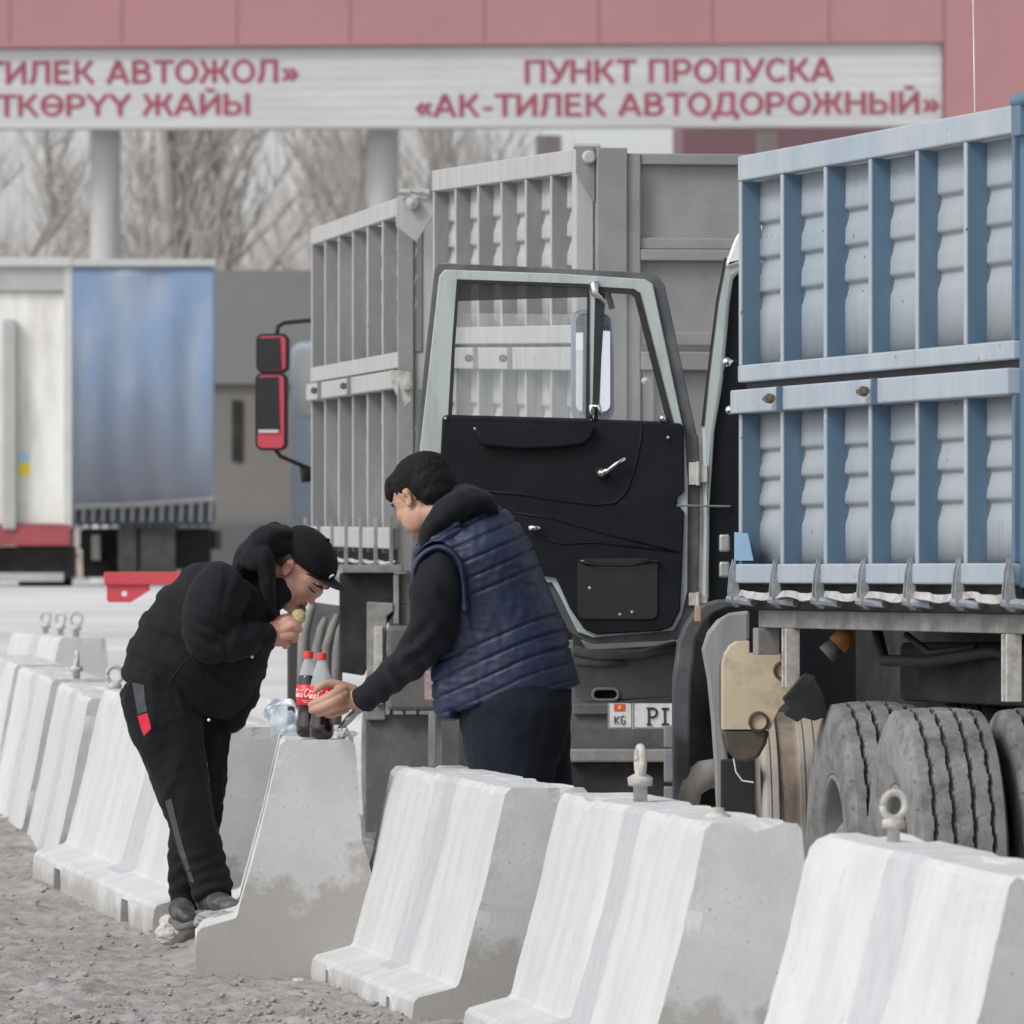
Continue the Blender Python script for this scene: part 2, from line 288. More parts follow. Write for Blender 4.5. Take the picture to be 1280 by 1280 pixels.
# ------------------------------------------------------------------ concrete barrier blocks
blocks = []
def barrier(nearp, farp, h, label, eyes=(), seed=0, groove=True, flat_paint=True):
    """nearp/farp: (px,py,scale) of the top left corner at each end"""
    a, b = P(*nearp), P(*farp); L = (b - a).length; ax = (b - a).normalized()
    side = Vector((ax.y, -ax.x, 0)).normalized()
    up = side.cross(ax).normalized()
    base = a - up * h
    t = thing('concrete_barrier', base, label, 'barrier', 'concrete barrier blocks in a line')
    # local mesh (x along, y across to the right, z up) then rotated by the thing
    rot = Matrix((ax, side * -1, up)).transposed().to_4x4()
    # keep right handed: x=ax, y=-side => y points to the left
    def prof(gr, nt_):
        g_ = .022 if gr else 0; zb = .085 if nt_ else 0
        return [(-.42, 0), (-.30, h * .55), (-.275, h - .02), (-.26, h), (-.02 - g_, h), (0 - g_, h - .02), (.068 - g_, h * .6), (.156 - g_ * .6, .158), (.166, .147), (.288, .112), (.302, .096), (.315, zb), (.10, zb)]
    st = [0]; 
    cuts = sorted([(.43, .57, 'g')] if groove else []) + []
    N = int(L / .09); xs_ = [L * i / N for i in range(N + 1)]
    rnd = random.Random(seed)
    rows = []
    for i, x in enumerate(xs_):
        f = x / L; gr = groove and .42 < f < .57
        nt_ = (.17 < f < .235) or (.74 < f < .81)
        rows.append((x, prof(gr, nt_)))
    vs_, fs_, ms = [], [], []
    K = 13; sub = 3
    def dens(p):                                # subdivide profile
        o = []
        for k in range(K):
            a_, b_ = p[k], p[(k + 1) % K]; c = 12 if k in (5, 6, 0) else (6 if k in (3, 8) else 1 if k in (4, 7, 9) else 2)
            for q_ in range(c): o.append((a_[0] + (b_[0] - a_[0]) * q_ / c, a_[1] + (b_[1] - a_[1]) * q_ / c))
        return o
    KD = len(dens(rows[0][1]))
    for x, p in rows:
        for (yy, zz) in dens(p):
            nn = noise.noise(Vector((x * 7 + seed * 9, yy * 9, zz * 7))); n2 = noise.noise(Vector((x * 23 + seed, yy * 25, zz * 23)))
            ch = 0
            if zz > h - .06: ch = -max(0, noise.noise(Vector((x * 6 + seed * 3, yy * 14, 1.5))) - .22) * .07
            e = .0025 * nn + .0012 * n2; ce = min(x, L - x); cx_ = max(0, noise.noise(Vector((yy * 9 + seed * 2, zz * 9, x * 2))) - .2) * .04 * math.exp(-ce / .03) * (1 if x < L / 2 else -1) if (zz < h and abs(yy - .08) < .12 or zz > h - .05) else 0
            vs_.append((x + (.004 * n2) + cx_, yy + e, max(-.0, zz + e * .6 + ch) if zz > .001 else -.25 if zz == 0 else zz))
    nr = len(rows)
    for i in range(nr - 1):
        for k in range(KD):
            fs_.append((i * KD + k, i * KD + (k + 1) % KD, (i + 1) * KD + (k + 1) % KD, (i + 1) * KD + k)); ms.append(2 if groove and .425 < xs_[i] / L < .56 and vs_[i * KD + k][2] > .14 and -.05 < vs_[i * KD + k][1] < .19 else 0)
    def endcap(i, flip):
        # fill with a grid-free polygon inset rings so the face can be rough
        ring = [vs_[i * KD + k] for k in range(KD)]
        pts = [Vector((r_[1], r_[2])) for r_ in ring]; n_ = len(pts); area = sum(pts[k].x * pts[(k + 1) % n_].y - pts[(k + 1) % n_].x * pts[k].y for k in range(n_)); sg = 1 if area > 0 else -1
        xe = 0 if i == 0 else L; prev = [i * KD + k for k in range(KD)]
        for dist, rough in ((.018, .6), (.045, .15)):
            cur = []
            for k in range(n_):
                t_ = (pts[(k + 2) % n_] - pts[k - 2]).normalized(); nn_ = Vector((-t_.y, t_.x)) * sg; q_ = pts[k] + nn_ * dist
                dx = (vs_[i * KD + k][0] - xe) * rough; vs_.append((xe + dx, q_.x, q_.y)); cur.append(len(vs_) - 1)
            for k in range(n_): fs_.append((prev[k], prev[(k + 1) % n_], cur[(k + 1) % n_], cur[k])); ms.append(1)
            prev = cur
        tri = tessellate_polygon([[Vector((vs_[k][1], vs_[k][2], 0)) for k in prev]])
        for t_ in tri: fs_.append(tuple(prev[k] for k in t_)); ms.append(1)
    endcap(0, False); endcap(nr - 1, True)
    me = bpy.data.meshes.new('block_body'); 
    me.from_pydata(vs_, [], fs_); me.materials.append(MW); me.materials.append(MRAW); me.materials.append(MGRV); me.polygons.foreach_set('material_index', ms)
    bm_ = bmesh.new(); bm_.from_mesh(me); bmesh.ops.recalc_face_normals(bm_, faces=bm_.faces); bm_.to_mesh(me); bm_.free()
    o = bpy.data.objects.new('block_body', me); col.objects.link(o); o.parent = t
    t.rotation_euler = rot.to_euler()
    for (f, kind, sz) in eyes:
        e = MB(); cx = L * f; z0 = h - .01
        e.lathe(FR((cx, -.13, z0), (1, 0, 0), (0, 1, 0)), [(.0, -.02), (.02 * sz, -.02), (.02 * sz, .05 * sz), (.034 * sz, .052 * sz), (.036 * sz, .075 * sz), (.018 * sz, .085 * sz), (.0, .09 * sz)] if kind != 'nut' else [(0, -.02), (.04, -.02), (.04, .012), (.022, .022), (.018, .035), (0, .037)], 14)
        if kind != 'nut':
            ang = R({'face': 90, 'edge': 4, 'half': 55}[kind]); r0 = .036 * sz
            pts = [Vector((cx + math.cos(ang) * r0 * math.cos(a_), -.13 + math.sin(ang) * r0 * math.cos(a_), z0 + .085 * sz + r0 + r0 * math.sin(a_) * 1.1)) for a_ in (2 * math.pi * k / 20 for k in range(21))]
            e.tube(pts, .0115 * sz, 8)
        eo = mkobj('lifting_eye', e.v, e.f, M_eye, None, smooth=True); eo.parent = t
    return t
M_eye = mat('whitewashed_bolt', (.50, .49, .46), .75, var=.2, vscale=30, dirt=(.30, .22, .16), dscale=20, damt=.3)
B = barrier
B((1262, 1097, 493), (1012, 1042, 465), .80, 'white concrete barrier block cut by the lower right corner, eye bolt on top facing us', [(.80, 'face', .88)], 1)
B((882, 1029, 442), (698, 991, 389), .80, 'white concrete barrier block with a darker vertical groove and two bolts, second from the right', [(.70, 'edge', 1.1), (.20, 'nut', .9)], 2)
B((632, 985, 381), (488, 957, 340), .80, 'white concrete barrier block directly in front of the man in the blue vest', [], 3)
B((350, 925, 342), (350, 906, 312), .80, 'barrier block turned end on with the cola bottles standing on it', [], 4, groove=False)
B((285, 909, 305), (127, 861, 278), .84, 'barrier block right behind the legs of the man in black', [], 5)
B((110, 873, 272), (72, 853, 253), .93, 'barrier block with a ring eye bolt, just left of the man in black', [(.05, 'face', .95)], 6)
B((64, 849, 251), (23, 833, 235), .96, 'barrier block with a slim upright bolt, second from the left edge', [(.02, 'edge', .9)], 7)
B((18, 831, 233), (-16, 818, 219), .98, 'barrier block cut by the left picture edge', [], 9)
B((74, 797, 214), (14, 790, 196), .80, 'farthest barrier block at the left, carrying the small rings', [(.10, 'face', .95), (.4, 'half', .9), (.7, 'half', .9)], 8)

# stones at the feet of the man in black
sl = [((222, 1160), 320, .085, 'pale flat white stone under the heel of the man in black'), ((240, 1146), 321, .075, 'upper pale stone touching the dark shoe'),
      ((212, 1170), 323, .05, 'small pointed pale stone leftmost at the feet')]
for i, (p, s_, r, lb) in enumerate(sl):
    v_, f_ = rock(P(p[0], p[1], s_), r, 20 + i * 3, .62, 3, .45)
    tag(mkobj('stone', v_, f_, M_stone, smooth=False), lb, 'stone', 'stones at the standing man\'s feet')
for i, (p, s_, r, lb) in enumerate([((273, 1150), 333, .085, 'grey clod of dried mud on the foot of the end-on barrier'), ((372, 1230), 345, .028, 'small pale stone in front of the end-on barrier'), ((436, 1222), 350, .035, 'upright grey stone leaning on the foot of the block'),
                                    ((285, 1152), 335, .05, 'small clod beside the big one on the barrier foot'), ((490, 1272), 372, .04, 'small brown stone at the bottom edge')]):
    v_, f_ = rock(P(p[0], p[1], s_), r, 40 + i * 3, .38 if i == 0 else .7, 4, .5)
    tag(mkobj('stone', v_, f_, M_dirt if i in (0, 3) else M_stone, smooth=False), lb, 'stone')
# ------------------------------------------------------------------ truck pieces
def tyre_mesh(R0=.53, W=.30, rim=.265, zig=True):
    """tyre about the local z axis, outer face at z=0, body towards +z"""
    NA = 300; v = []; f = []; gm = []; mi_ = []
    tread = [i / 64 for i in range(65)]
    prof = [(rim, .03), (rim + .02, .012), (rim + .08, -.004), (R0 - .10, -.006), (R0 - .06, .0), (R0 - .035, .006)]
    k0 = len(prof)
    gl = (.16, .38, .62, .84)
    for a_ in range(NA):
        an = 2 * math.pi * a_ / NA
        rows = [(r, z) for r, z in prof]
        if a_ % 10 < 2: rows[5] = (R0 - .042, .011)
        ph = abs(((a_ % 10) / 5.0) - 1) * 2 - 1
        for q_ in tread:
            zz = .012 + (W - .024) * q_; cr = R0 - .012 * (2 * q_ - 1) ** 2 - (.012 if q_ in (0, 1.0) else 0)
            d = 0
            for gi, gq in enumerate(gl):
                c = gq + .012 * ph * (1 if gi % 2 else -1)
                if abs(q_ - c) < .019: d = .014
            if d == 0 and .18 < q_ < .82 and a_ % 10 == int((q_ * 9)) % 5 + 2: d = .003
            rows.append((cr - d, zz))
        for r, z in reversed(prof): rows.append((r, W - z))
        n_ = len(rows); gm.append([1 if 6 <= i < 71 and (R0 - rows[i][0] > .0135 or R0 - rows[i + 1][0] > .0135) and 9 < i < 67 else 0 for i in range(n_)])
        for r, z in rows: v.append((r * math.cos(an), r * math.sin(an), z))
    for a_ in range(NA):
        for i in range(n_ - 1):
            f.append((a_ * n_ + i, ((a_ + 1) % NA) * n_ + i, ((a_ + 1) % NA) * n_ + i + 1, a_ * n_ + i + 1)); mi_.append(gm[a_][i])
    me = bpy.data.meshes.new('tyre'); me.from_pydata(v, [], f); me.materials.append(M_tyre); me.materials.append(mat('dark_groove_rubber', (.05, .049, .048), .9, var=.3, vscale=20)); me.polygons.foreach_set('material_index', mi_)  # groove faces darker: less dust than the ribs, plus groove shade as colour
    b = bmesh.new(); b.from_mesh(me); bmesh.ops.recalc_face_normals(b, faces=b.faces); b.to_mesh(me); b.free(); return me
def rim_mesh(rim=.268, W=.27):
    m = MB(); m.lathe(WF, [(rim + .004, .022), (rim + .012, .014), (rim - .004, .012), (rim - .012, .03), (rim - .018, .10), (rim - .035, .135), (.17, .15), (.12, .12), (.115, .05), (.09, .03), (0, .03)], 40)
    for i in range(8):
        a_ = 2 * math.pi * i / 8; m.lathe(FR((.145 * math.cos(a_), .145 * math.sin(a_), .10), (1, 0, 0), (0, 1, 0)), [(.016, .05), (.016, .0), (0, -.003)], 6)
    me = bpy.data.meshes.new('rim'); me.from_pydata([tuple(v) for v in m.v], [], m.f); me.materials.append(M_rim)
    for p_ in me.polygons: p_.use_smooth = True
    b = bmesh.new(); b.from_mesh(me); bmesh.ops.recalc_face_normals(b, faces=b.faces); b.to_mesh(me); b.free(); return me
TM, RM = tyre_mesh(), rim_mesh()
def wheel(parent, fr, rot=0.):
    """fr: frame whose z axis points into the truck, origin at the centre of the outer face"""
    t = bpy.data.objects.new('wheel', TM); link(t, parent); off = OFF[parent.name]
    t.matrix_local = Matrix.Translation(-off) @ fr @ Matrix.Rotation(rot, 4, 'Z')
    r = bpy.data.objects.new('rim', RM); link(r, t)
    return t

M_bolt = mat('rusty_bolt', (.14, .12, .095), .7, .3, var=.3, vscale=30)
def board(fr, L, top, tiers, nb, mp, mr, ml, parent, web=.075, shade=None, clamps=(), rail2=.02, flange=None):
    """one long side of a grain body: rails, ribs and corrugated panels. tiers: (rail top, rail bottom, lower rail top, lower rail bottom, rib bottom) below top"""
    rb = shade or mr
    for k, (a, b, c, d, e) in enumerate(tiers):
        o = -rail2 if k else 0.
        z = [top - q_ for q_ in (a, b, c, d, e)]
        bx('rail', ml, parent, fr, -.03 * k, L, o, .06, z[1], z[0], .006)
        lo = bx('rail', ml, parent, fr, 0, L, o, .06, z[3], z[2], .006)
        bx('seal', M_blk, parent, fr, .01, L - .01, .03, .072, z[2] - .04, z[3] - .001, 0) if False else None
        if k: bx('seal', M_blk, parent, fr, .01, L - .01, .03, .075, z[0] + .0005, top - tiers[0][3] - .0005, 0)  # black strip added in the tier gap to stand for its shade
        # corrugated panel
        H = z[1] - z[2]; pr = [(.078, z[2])]
        for g_ in ((.66, .47, .28) if k else (.64, .45, .26)):
            zc = z[1] - H * g_; pr += [(.078, zc - .048), (.080, zc - .038), (.086, zc - .022), (.092, zc - .004), (.094, zc + .010), (.092, zc + .018), (.084, zc + .024), (.078, zc + .028), (.076, zc + .034), (.078, zc + .046)]
        pr += [(.078, z[1])]
        n_ = 24; vs_, fs_ = [], []
        for i in range(n_ + 1):
            x = L * i / n_
            for (yy, zz) in pr: vs_.append(fr @ Vector((x, yy + .003 * noise.noise(Vector((x * 2.3, zz * 2, k * 5 + L))), zz)))
        q_ = len(pr)
        for i in range(n_):
            for j in range(q_ - 1): fs_.append((i * q_ + j, (i + 1) * q_ + j, (i + 1) * q_ + j + 1, i * q_ + j + 1))
        po = mkobj('side_panel', vs_, fs_, mp, parent, smooth=True)
        so_ = po.modifiers.new('thick', 'SOLIDIFY'); so_.thickness = .012; so_.offset = 0
        for i in range(nb):
            x = L * i / nb
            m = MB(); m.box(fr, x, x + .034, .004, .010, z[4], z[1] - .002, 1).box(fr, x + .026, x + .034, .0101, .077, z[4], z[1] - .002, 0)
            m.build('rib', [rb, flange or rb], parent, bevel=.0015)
        bx('corner_post', rb, parent, fr, L - .03, L, .0041, .12, z[2], z[1], .004)
    for c in clamps:
        z = top - (tiers[1][0] + tiers[1][1]) / 2; hh = (tiers[1][1] - tiers[1][0]) / 2
        MB().box(fr, c + .07, c + .085, -rail2 - .02, -rail2 - .001, z - hh, z + hh).build('clamp_plate', rb, parent)
        m = MB(); m.tube([fr @ Vector((c - .05, -rail2 - .03, z)), fr @ Vector((c - .0, -rail2 - .03, z)), fr @ Vector((c + .001, -rail2 - .03, z)), fr @ Vector((c + .035, -rail2 - .03, z)), fr @ Vector((c + .036, -rail2 - .03, z)), fr @ Vector((c + .07, -rail2 - .03, z))], [.009, .009, .018, .018, .010, .010], 6); m.build('clamp_bolt', M_bolt, parent)

# ================================================================== blue grain truck
a3, b3 = P(922, 715, 355.6), P(1266, 715, 399.5); a3.z = b3.z = 0
uB = (b3 - a3).normalized(); vB = Vector((-uB.y, uB.x, 0)); LB = (b3 - a3).length
FB = FR(a3, uB, vB); topB = 2.961
TR = thing('grain_truck', (a3.x, a3.y, 0), 'blue high sided grain truck with its cab door hanging open, at the right', 'truck')
tb = [(0, .088, .735, .795, .735), (.822, .905, 1.433, 1.500, 1.433)]
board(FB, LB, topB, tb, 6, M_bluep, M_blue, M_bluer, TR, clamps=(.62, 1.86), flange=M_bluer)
# corner beyond the near end of the side
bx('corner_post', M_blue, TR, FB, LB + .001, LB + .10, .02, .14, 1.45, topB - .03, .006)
m = MB(); m.box(FB, LB + .02, LB + .12, -.012, .04, topB - .10, topB - .001); m.tube([FB @ Vector((LB + .03, .0, topB + .012)), FB @ Vector((LB + .2, .0, topB + .012))], .022, 10); m.build('corner_hinge', M_blue, TR, bevel=.004)
bx('tailgate', M_bluep, TR, FB, LB + .101, LB + .14, .15, 2.4, 1.46, topB - .02)
bx('far_side', M_blue, TR, FB, 0, LB, 2.38, 2.42, 1.46, topB)
bx('bulkhead', M_bluep, TR, FB, .0, .04, .11, 2.37, 1.46, topB - .04)
bx('floor', M_dust, TR, FB, 0, LB, .09, 2.37, 1.42, 1.458)
# torn patch at the first rib
m = MB(); m.prism([[FB @ Vector(p) for p in ((.0, -.012, 1.54), (.0, -.012, 1.64), (.20, -.02, 1.635), (.24, -.01, 1.54))]], vB * .006); m.build('patch_plate', mat('new_blue_patch', (.24, .40, .55), .45, var=.06), TR)
# hanging hinges along the sill
M_hng = mat('worn_blue_grey_steel', (.22, .25, .28), .6, .3, var=.35, vscale=14, bump=.2, dirt=(.40, .40, .39), dscale=12, damt=.4)
for i in range(7):
    x = LB * i / 6 + .01
    m = MB()
    for dx in (0, .034):
        pts = [(-.022, 1.545), (-.034, 1.50), (-.040, 1.43), (-.034, 1.39), (-.012, 1.375), (.004, 1.39), (-.008, 1.43), (-.014, 1.50)]
        m.prism([[FB @ Vector((x + dx, yy, zz)) for yy, zz in pts]], uB * .012)
    m.tube([FB @ Vector((x - .01, -.03, 1.405)), FB @ Vector((x + .15, .02, 1.395))], .016, 8)
    m.build('hinge', M_hng, TR)
# crumpled seal strip, sill beam, outriggers
vs_, fs_ = [], []
for i in range(90):
    x = LB * i / 89; dz = .004 * math.sin(x * 11) + .005 * noise.noise(Vector((x * 7, 0, 0)))
    vs_ += [FB @ Vector((x, -.012 + .008 * math.sin(x * 33), 1.432 + dz)), FB @ Vector((x, -.02 + .01 * math.sin(x * 17), 1.408 + dz * 1.5))]
for i in range(89): fs_.append((2 * i, 2 * i + 2, 2 * i + 3, 2 * i + 1))
o = mkobj('seal_strip', vs_, fs_, mat('pale_torn_canvas', (.42, .41, .40), .8, var=.3, vscale=12), TR); o.modifiers.new('t', 'SOLIDIFY').thickness = .006
bx('sill', M_dark, TR, FB, 0, LB, .03, .10, 1.37, 1.455, .004)
bx('sill_beam', M_dustl, TR, FB, .02, LB + .5, .07, .12, 1.305, 1.368, .004)
bx('outrigger', M_dustl, TR, FB, .02, .09, .05, .13, 1.21, 1.304, .003)
for t_, l_ in ((.42, 1.10), (3.18, 1.09)):
    m = MB(); m.box(FB, t_, t_ + .012, .05, .10, l_, 1.304).box(FB, t_ + .05, t_ + .062, .05, .10, l_, 1.304).box(FB, t_ + .013, t_ + .049, .07, .085, l_ + .01, 1.304); m.build('outrigger', M_eye, TR, bevel=.002)
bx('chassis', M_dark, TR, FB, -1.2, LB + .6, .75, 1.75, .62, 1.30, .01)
bx('frame_box', M_dark, TR, FB, .9, 3.05, .34, .745, 1.06, 1.26, .02)
m = MB(); m.tube([FB @ Vector((.95, .25, 1.30)), FB @ Vector((1.15, .22, 1.20)), FB @ Vector((1.6, .25, 1.2)), FB @ Vector((2.2, .3, 1.24)), FB @ Vector((3.0, .3, 1.2))], .02, 8)
m.tube([FB @ Vector((1.5, .2, 1.29)), FB @ Vector((1.62, .25, 1.23)), FB @ Vector((2.0, .3, 1.25))], .012, 8); m.build('air_hose', M_blk, TR, smooth=True)
c0 = P(1058, 797, 362); m = MB(); m.tube([c0 + Vector((-.07, 0, -.06)), c0 + Vector((-.035, 0, -.028))], [.036, .034], 16); fl = m.build('filler_neck', M_dust, TR, smooth=True)
m = MB(); m.tube([c0 + Vector((-.034, 0, -.027)), c0 + Vector((.0, 0, .008)), c0 + Vector((.012, 0, .02))], [.037, .037, .028], 16); m.build('cap', M_orange, fl, smooth=True)
# wheels
uW = (Matrix.Rotation(R(5.5), 3, 'Z') @ Vector(uB) * -1).normalized() * -1; uW = Vector((math.sin(R(7.5)), -math.cos(R(7.5)), 0)); vW = Vector((-uW.y, uW.x, 0))
def wf(t, y): return FR(FB @ Vector((t, y, .53)), uW, Vector((0, 0, -1)), vW)
for (t_, y_, r_) in ((2.36, -.085, .2), (2.36, .27, .5), (.98, .07, .9), (.98, .46, .1), (3.92, .03, .4), (3.92, .38, .4)):
    wheel(TR, wf(t_, y_), r_)
bx('axle', M_dark, TR, FB, 2.3, 2.42, .3, 1.9, .47, .59); bx('axle', M_dark, TR, FB, .92, 1.04, .45, 1.9, .47, .59)
bx('mud_flap', M_blk, TR, FB, 3.30, 3.32, .5, 1.0, .3, 1.15)
# strapped guard ahead of the wheels
cg = P(946, 895, 349, .5); cg.z = .50; ga = Vector((.9992, .04, 0)); gfr = FR(cg, Vector((.04, -.9992, 0)), Vector((0, 0, 1)), ga)
wg = MB().lathe(gfr, [(0, .03), (.40, .02), (.475, .0), (.497, .006), (.508, .02), (.508, .034), (.500, .036), (.500, .040), (.508, .042), (.508, .062), (.498, .064)], 90).build('wheel_guard', M_strap, TR)
MB().lathe(gfr, [(.497, .0641), (.490, .07), (.488, .13), (.497, .138)], 90).build('guard_band', mat('brown_stained_band', (.24, .205, .17), .85, var=.2, vscale=8, dirt=(.36, .27, .19), dscale=4, damt=.45, stretch=(3, 3, .3)), wg)
MB().lathe(gfr, [(.498, .1381), (.508, .142), (.508, .158), (.500, .160), (.500, .164), (.510, .166), (.510, .195), (.502, .197), (.502, .201), (.510, .203), (.508, .25), (.48, .27), (.3, .27)], 90).build('guard_band', M_strap, wg)
# black bracket, washer tank, slate fender liner and arch
m = MB(); m.prism([pl([(978, 873), (1004, 843), (1010, 853), (1019, 848), (1030, 868), (1036, 895), (1018, 901), (1004, 897), (997, 903), (980, 893), (985, 884)], 366)], (0, .06, 0)); m.build('bracket', M_blk, TR, bevel=.004)
m = MB(); m.prism([pl([(981, 872), (1007, 841), (1020, 846), (994, 877)], 367)], (0, .03, 0)); m.build('bracket_lid', M_dark, TR, bevel=.003)
up = [(903, 912), (903, 832), (906, 818), (912, 808), (921, 802), (937, 801), (937, 817), (976, 817), (978, 852), (995, 855), (993, 868), (975, 885), (962, 912)]
tk = MB().prism([pl(up, 353)], (0, .22, 0)).build('washer_tank', M_tank, TR, bevel=.02)
MB().prism([pl([(903.5, 913), (962, 913), (958, 930), (948, 948), (932, 953), (918, 949), (908, 938), (904, 920)], 353, .005)], (0, .21, 0)).build('tank_base', M_tankd, tk, bevel=.02)
for (x, y, r, dy) in ((978, 838, 12, -.012), (948, 902, 13, -.012)):
    m = MB(); c = P(x, y, 353); m.lathe(FR(c + Vector((0, dy, 0)), (1, 0, 0), (0, 0, 1), (0, 1, 0)), [(r / 353, .03), (r / 353, .0), (r / 353 * .8, -.002), (r / 353 * .75, .012), (0, .014)], 24); m.build('tank_recess', mat('brown_stained_plastic', (.10, .055, .03), .5), tk, smooth=False)
MB().prism([pl([(842, 1030), (842, 850), (849, 800), (856, 783), (868, 765), (880, 755), (897, 750), (965, 746), (965, 756), (908, 760), (893, 766), (880, 780), (870, 800), (864, 850), (862, 930), (862, 1030)], 344)], (0, .34, 0)).build('wheel_arch', M_char, TR, bevel=.018)
MB().prism([pl([(877, 812), (884, 790), (896, 775), (912, 766), (937, 763), (937, 800), (915, 812), (903, 835), (903, 900), (912, 960), (918, 1030), (896, 1030), (893, 960), (889, 900), (884, 850)], 347)], (0, .05, 0)).build('fender_liner', M_slate, TR, bevel=.012)
pbx('battery_box', M_blk, TR, 350, 903, 944, 951, 1035, .12, .4)
m = MB(); m.tube([P(917, 948, 353), P(920, 965, 353), P(928, 976, 353), P(942, 978, 353)], .003, 6); m.build('wire', M_white, TR)
pbx('inner_arch', M_dark, TR, 342, 863, 930, 800, 1035, .25, .3)
m = MB(); m.lathe(FR(P(893, 985, 338, .15), uB, Vector((0, 0, -1)), vB), [(.1, 0), (.46, 0), (.5, .03), (.5, .2)], 60); m.build('front_tyre', M_tyre, TR)
m = MB(); m.tube([P(856, 1003, 343, -.05), P(861, 982, 343, -.05), P(880, 968, 343, -.05), P(896, 966, 343, -.05)], .055, 12); m.build('hub_cover', M_strap, TR, smooth=True)
for y0, y1 in ((907, 935), (940, 978), (983, 1010)):
    pbx('rubber_pad', M_slate, TR, 345, 830, 842, y0, y1, -.02, .06, .006)
# cab
cabI = [(917, 347), (926, 336), (1010, 330), (1010, 1000), (886, 1000), (887, 632), (893, 540), (904, 475), (912, 380)]
MB().prism([pl(cabI, 334, .03)], vB * .9 + Vector((0, .5, 0))).build('cab_shell', M_trim, TR)
MB().prism([pl([(906, 323), (926, 312), (960, 306), (960, 340), (926, 340), (917, 347), (911.5, 380), (903, 475), (893, 540), (887, 632), (886, 752), (878, 752), (880, 632), (877.5, 535), (884, 475), (896, 378)], 334)], (0, .06, 0)).build('cab_pillar', M_door, TR, bevel=.012)
MB().prism([pl([(905.5, 322), (908, 322), (897, 378), (885, 475), (879.5, 533), (876.5, 532), (883, 474), (895, 377)], 334, -.004)], (0, .03, 0)).build('pillar_seal', M_blk, TR)
MB().prism([pl([(903, 336), (907, 322), (915, 300), (924, 286), (1000, 270), (1000, 330), (926, 330), (914, 333)], 334, -.015)], vB * .5 + Vector((0, .6, 0))).build('cab_roof', M_white, TR, bevel=.02)
MB().prism([pl([(861, 540), (878, 546), (880, 757), (862, 757)], 334, .02)], (0, .05, 0)).build('hinge_column', M_dustl, TR, bevel=.004)
for y0, y1 in ((578, 606), (741, 757)):
    m = MB(); m.pbox(334, 861, 872, y0, y1, -.012, .018).pbox(334, 873, 884, y0 + 3, y1 - 3, -.016, .0); m.tube([P(872.5, y0 - 1, 334, -.02), P(872.5, y1 + 1, 334, -.02)], .008, 8); m.build('door_hinge', M_eye, TR, bevel=.002)
m = MB(); m.tube([P(846, 632, 334, -.05), P(913, 633, 334, .02)], .004, 6); m.build('check_strap', M_steel, TR)
for c in ((908, 453), (912, 513)):
    m = MB(); m.tube([P(c[0] - 4, c[1], 336, -.05), P(c[0] + 9, c[1] - 2, 336, .0)], [.008, .016], 8); m.lathe(FR(P(*c, 336, -.05), (1, 0, 0), (0, 0, 1), (0, -1, 0)), [(.018, 0), (.018, .02), (0, .025)], 10); m.build('lamp_stud', M_chrome, TR, smooth=True)
for y0, y1 in ((668, 690), (702, 722)): pbx('cab_bracket', M_steel, TR, 338, 899, 912, y0, y1, -.02, .03, .008)
pbx('side_marker', M_amber, TR, 345, 868, 876, 757, 777, -.03, -.005, .003)
# step panel with the oval grip
ov = rr(741, 861, 773, 875, 6.9)
sp = MB().prism([pl([(716, 786), (734, 812), (846, 806), (848, 870), (846, 879), (727, 878), (720, 872), (716, 858)], 331), pl(ov, 331)], (0, .05, 0)).build('step_panel', M_dust, TR, bevel=.004)
m = MB(); m.tube([p + Vector((0, -.004, 0)) for p in pl(ov + ov[:1], 331)], .006, 6, cap=False); m.build('grip_rim', M_dustl, sp, smooth=True)
MB().prism([pl(rr(738, 859, 776, 877, 8), 331, .051)], (0, .02, 0)).build('grip_pocket', M_dark, sp)
m = MB(); m.tube([P(717, 812, 331, -.02), P(745, 819, 331, -.02), P(800, 818, 331, -.02), P(846, 806, 331, -.02)], .018, 10); m.build('step_ridge', M_dust, sp, smooth=True)
m = MB(); m.tube([P(718, 826, 331, -.01), P(750, 829, 331, -.01), P(780, 828, 331, 0)], .014, 10); m.build('step_ridge', M_dust, sp, smooth=True)
# antenna
m = MB(); a_ = FB @ Vector((2.0, .3, topB - .02)); m.tube([a_, a_ + Vector((-.01, 0, .62))], .0025, 5); m.build('antenna', M_white, TR)

# --- open door (inside face towards us)
DS = 334
door = bpy.data.objects.new('open_door', None); col.objects.link(door); door.parent = TR; OFF['open_door'] = OFF[TR.name]
outer = [(543, 336), (547, 330), (560, 329), (700, 335), (810, 341), (822, 345), (831, 356), (872, 548), (874, 600), (872, 740), (866, 775), (852, 795), (835, 801), (742, 805), (728, 800), (712, 790), (700, 765), (688, 738), (670, 735), (530, 735), (518, 728), (513, 715), (519, 560)]
seal_in = [(549, 345), (556, 337), (700, 342), (806, 349), (816, 355), (855, 540), (860, 600), (859, 740), (852, 770), (842, 788), (742, 797), (722, 790), (700, 745), (690, 728), (530, 728), (522, 712), (525, 560)]
win = [(573, 351), (735, 357), (735, 524), (563, 520), (567, 430)]
qwin = [(764, 362), (790, 363), (797, 368), (838, 531), (749, 527), (755, 363)]
MB().prism([pl(outer, DS, .012), pl(win, DS, .012)[::-1], pl(qwin, DS, .012)[::-1]], (0, .045, 0)).build('door_skin', M_char, door, bevel=.006)
MB().prism([pl(seal_in, DS, -.006), pl(win, DS, -.006)[::-1], pl(qwin, DS, -.006)[::-1]], (0, .0175, 0)).build('door_frame', M_door, door, bevel=.005)
m = MB(); m.tube(pl([(519, 728), (517, 700), (521, 560), (544, 338), (548, 331), (560, 330)], DS, .03), .004, 6); m.build('edge_trim', M_white, door)
